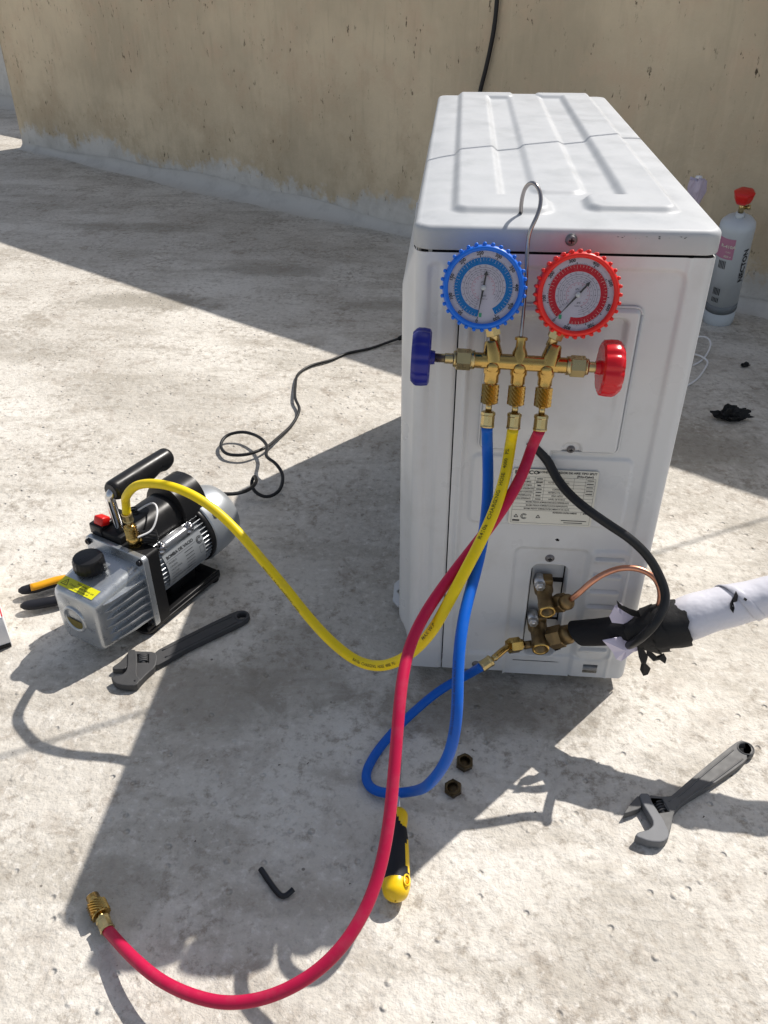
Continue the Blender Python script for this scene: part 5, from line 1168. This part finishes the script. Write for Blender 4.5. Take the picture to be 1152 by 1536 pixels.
# pliers behind the pump
pl_ = empty('pliers', tuple(at(120, 880, z=0))); O = np.array(pl_.location); tag(pl_, 'pliers with amber and black handles poking out from behind the oil tank', 'pliers')
def handle_pl(uv, mats_, yel):
    P = smoothpath(catmull([at(u, v, z=z) for u, v, z in uv], .004), 2)-O; mb = MB(); r = np.interp(np.linspace(0, 1, len(P)), [0, .04, .12, .5, 1], [.003, .0068, .0082, .0085, .0070]); tube(mb, P, r, 16, flat=.8)
    h = mb.build('handle', 'grip', pl_)
    if yel: mb = MB(); i0 = int(len(P)*.17); tube(mb, P[i0:int(len(P)*.85)]+np.array([-.0005, -.0022, .0032]), r[i0:int(len(P)*.85)]*.80, 14, flat=.8); mb.build('handle_inlay', 'orange', h)
handle_pl([(28, 886, .012), (38, 885, .012), (60, 880, .012), (90, 871, .012), (130, 868, .012), (160, 872, .012)], None, True)
handle_pl([(31, 909, .010), (42, 908, .010), (62, 905, .010), (90, 899, .010), (125, 885, .010), (158, 876, .010)], None, False)
mb = MB(); c = at(172, 872, z=.010)-O; rbox(mb, c, (.040, .022, .012), .003, R=np.array(Matrix.Rotation(.5, 3, 'Z'))); mb.build('jaw', 'wrench', pl_)
# corner of a white box at the left edge
bA = at(9, 937, z=.0); bB = at(0, 893, z=.055)
bx = empty('cardboard_box', tuple(at(-60, 950, z=0))); O = np.array(bx.location); cc = at(9, 930, z=.045)-O
tag(bx, 'white box with a red edge, its corner just showing at the left edge', 'box')
ang_b = math.radians(62); Rb = np.array(Matrix.Rotation(ang_b, 3, 'Z')); hx_, hy_ = .10, .07
cen = cc-Rb@np.array([-hx_*1.0, -hy_*1.0, 0])*np.array([1, 1, 0]); 
cornerw = at(4, 926, z=.05)-O; cen = cornerw-(Rb@np.array([.0, -1.0, 0]))*.0
mb = MB(); dirx = nrm(at(1, 893, z=.05)-at(11, 927, z=.05)); dirx[2] = 0; diry = nrm(at(-12, 948, z=.05)-at(11, 927, z=.05)); diry[2] = 0; diry = nrm(diry-dirx*(diry@dirx)); cz_ = np.array([cornerw[0], cornerw[1], .025])
cen = cz_+dirx*.09+diry*.06; rbox(mb, cen, (.18, .12, .050), .001, R=np.stack([dirx, diry, np.cross(dirx, diry)], 1)); mb.build('carton', 'white', bx)
mb = MB(); rbox(mb, cen+dirx*.0+np.array([0, 0, .0253]), (.18, .12, .0006), 0, R=np.stack([dirx, diry, np.cross(dirx, diry)], 1), seg=1); mb2 = MB()
rbox(mb2, cen-diry*.0595+np.array([0, 0, .0258]), (.178, .0014, .0006), 0, R=np.stack([dirx, diry, np.cross(dirx, diry)], 1), seg=1); mb2.build('red_edge', 'boxred', bx); mb.build('lid', 'white', bx)
mb = MB(); rbox(mb, cen-dirx*.0903+np.array([0, 0, -.021]), (.0008, .118, .006), 0, R=np.stack([dirx, diry, np.cross(dirx, diry)], 1), seg=1); mb.build('dark_side_strip', 'blackm', bx)  # black strip along the bottom of the carton's side

# ================================================================== THINGS BEHIND THE UNIT
cb = at(1076, 481, z=0); cy_ = empty('refrigerant_cylinder', (cb[0], cb[1], 0)); tag(cy_, 'slim pale refrigerant cylinder with red cap standing by the ochre wall', 'cylinder')
top_z = .262; lean = at(1109, 327, z=top_z)-cb; axc = nrm(lean); Lc = float(np.linalg.norm(lean)); Rc = .0375
print('cyl lean', lean, Lc)
mb = MB(); lathe(mb, (0, 0, 0), axc, [(0, Rc*.80), (.004, Rc*.93), (.012, Rc*.96), (Lc*.16, Rc*.97)], 40, 0); lathe(mb, axc*Lc*.155, axc, [(0, Rc*.985), (Lc*.075, Rc*.985)], 40, 1)
lathe(mb, axc*Lc*.225, axc, [(0, Rc*.97), (Lc*.66, Rc), (Lc*.70, Rc*1.02), (Lc*.735, Rc*.99), (Lc*.765, Rc*.80), (Lc*.78, Rc*.50), (Lc*.785, Rc*.27)], 40, 0)
lathe(mb, axc*Lc*.995, axc, [(0, .0095), (.014, .0095), (.015, .006)], 20, 0); mb.build('cylinder_body', ['tank', 'greyband'], cy_)
vb = axc*(Lc*1.0+.012); mb = MB(); lathe(mb, vb, axc, [(0, .0058), (.026, .0058)], 16, 0); lathe(mb, vb+axc*.012, (1, -.2, .15), [(0, .004), (.012, .004), (.012, .0055), (.018, .0055)], 14, 0); mb.build('valve', 'brasspale', cy_)
mb = MB(); N_ = 40; V = []; rows = [(.022, .010), (.026, .0155), (.034, .0185), (.042, .0200), (.048, .0215), (.050, .0190), (.0505, .004)]; a_, b_, t_ = basis(axc)
for (l, r) in rows:
    for k in range(N_): th = 2*PI*k/N_; r2_ = r*(1+.05*math.cos(th*6)); V.append(vb+t_*l+r2_*(a_*math.cos(th)+b_*math.sin(th)))
F = [(j*N_+k, j*N_+(k+1) % N_, (j+1)*N_+(k+1) % N_, (j+1)*N_+k) for j in range(len(rows)-1) for k in range(N_)]; F += [tuple((len(rows)-1)*N_+k for k in range(N_)), tuple(range(N_))[::-1]]; mb.add(V, F, 0, True); mb.build('red_cap', 'redsw', cy_)
toc = nrm(np.array([CAM[0]-cb[0], CAM[1]-cb[1], 0])); rgt = np.cross(toc, axc)*-1; rgt = nrm(rgt)
if rgt@_r < 0: rgt = -rgt
tc2 = nrm(np.cross(rgt, axc)); tc2 = tc2 if tc2@toc > 0 else -tc2
def cf(a, h, r=Rc*1.012): th = a/Rc; return axc*h+r*(tc2*math.cos(th)+rgt*math.sin(th))
mb = MB(); V = [cf(-.04+.044*i/10, .190+.050*j) for i in range(11) for j in range(2)]
mb.add(V, [(2*i, 2*i+2, 2*i+3, 2*i+1) for i in range(10)], 0, True); ml_ = mb.build('colour_label', 'mauve', cy_)
mb = MB(); put_text(mb, 'R-410A', .0105, lambda a, b: cf(-.010+a, .2210+b, Rc*1.025), 0, 'CENTER', .03); put_text(mb, 'GAS', .006, lambda a, b: cf(-.008+a, .208+b, Rc*1.025)); put_text(mb, '650 g', .007, lambda a, b: cf(-.008+a, .197+b, Rc*1.025), 0, 'CENTER', .03); mb.build('label_text', 'labelw', ml_)
mb = MB(); put_text(mb, 'NECTON', .020, lambda a, b: cf(.0345-b*.9, .170+a, Rc*1.02), 0, 'CENTER', .03, 1.0)
mb.build('cylinder_print', 'ink', cy_)
for j, (h0, w_) in enumerate(((.165, .020), (.095, .018), (.075, .012))):
    mb = MB()
    for k in range(5): rect(mb, 0, 0, .0016, w_, lambda a, b: cf(-.024+k*.0035+a, h0+b, Rc*1.02), 0)
    mb.build('small_print', 'ink', cy_)
# crumpled translucent bottle top behind the unit
cz0 = at(1044, 288, z=.30); bt = empty('plastic_bottle', (cz0[0], cz0[1], 0)); tag(bt, 'milky plastic bottle top peeking over the far edge of the white unit', 'bottle')
mb = MB(); rr = np.random.default_rng(3); V = []; N_ = 20; rows = [(0, .030), (.20, .032), (.25, .030), (.275, .016), (.29, .019), (.315, .026), (.335, .024), (.337, .006)]
for (l, r) in rows:
    for k in range(N_): th = 2*PI*k/N_; V.append((.72*r*(1+.13*rr.normal()*(l > .2))*math.cos(th), .72*r*(1+.13*rr.normal()*(l > .2))*math.sin(th), l+.003*rr.normal()*(l > .2)-.008))
F = [(j*N_+k, j*N_+(k+1) % N_, (j+1)*N_+(k+1) % N_, (j+1)*N_+k) for j in range(len(rows)-1) for k in range(N_)]; F += [tuple((len(rows)-1)*N_+k for k in range(N_)), tuple(range(N_))[::-1]]; mb.add(V, F, 0, False); mb.build('bottle_body', 'milky', bt)
mb = MB(); lathe(mb, (0, 0, .329), (0, 0, 1), [(0, .008), (.005, .007), (.006, .004)], 14); mb.build('bottle_cap', 'white', bt)
# scraps of black tape on the floor
def scrap(name, c, size, rot, label, seed):
    from mathutils import noise as mn
    bm = bmesh.new(); bmesh.ops.create_icosphere(bm, subdivisions=4, radius=1); V = []
    for v in bm.verts:
        p = v.co; q = p*1.7+Vector((seed*7.3, 0, 0)); k = 1+.55*mn.noise(q)+.30*abs(mn.noise(q*2.7))-.22*abs(mn.noise(q*6)); e = .5+.5*abs(p.z)
        V.append(Vector((p.x*size[0]*k*(1+.25*mn.noise(q*4)), p.y*size[1]*k*(1+.3*mn.noise(q*3.1)), max(0, (p.z*.5+.5)*size[2]*k*(.6+.8*mn.noise(q*1.3+Vector((3, 1, 2)))+.3)))))
    F = [tuple(v.index for v in f.verts) for f in bm.faces]; bm.free(); mb = MB(); mb.add(V, F, 0, False); o = mb.build(name, 'tape'); o.location = (c[0], c[1], 0); o.rotation_euler = (0, 0, rot); tag(o, label, 'tape scrap'); return o
scrap('tape_scrap', at(1094, 629, z=0), (.030, .014, .019), .0, 'crumpled black tape scrap on shaded floor right of the white unit', 2)
scrap('tape_scrap', at(1117, 550, z=0), (.009, .005, .008), .3, 'tiny curl of black tape on the floor in front of the pale cylinder', 5)
# grit: scattered crumbs on the roof, uncountable
mb = MB(); rr = np.random.default_rng(11)
for k in range(900):
    x, y = rr.uniform(-1.3, 1.2), rr.uniform(-.6, 2.6); s = .0006+.0014*rr.random()**3
    q = rr.normal(0, 1, (4, 3)); q /= np.linalg.norm(q, axis=1)[:, None]; V = [(x+s*p[0]*1.3, y+s*p[1], max(-.0005, s*.5+s*.6*p[2])) for p in q]; mb.add(V, [(0, 1, 2), (0, 2, 3), (0, 3, 1), (1, 3, 2)], 0, False)
g = mb.build('grit', 'grit'); g['kind'] = 'stuff'; g['label'] = 'fine dark grit scattered over the roof coating'
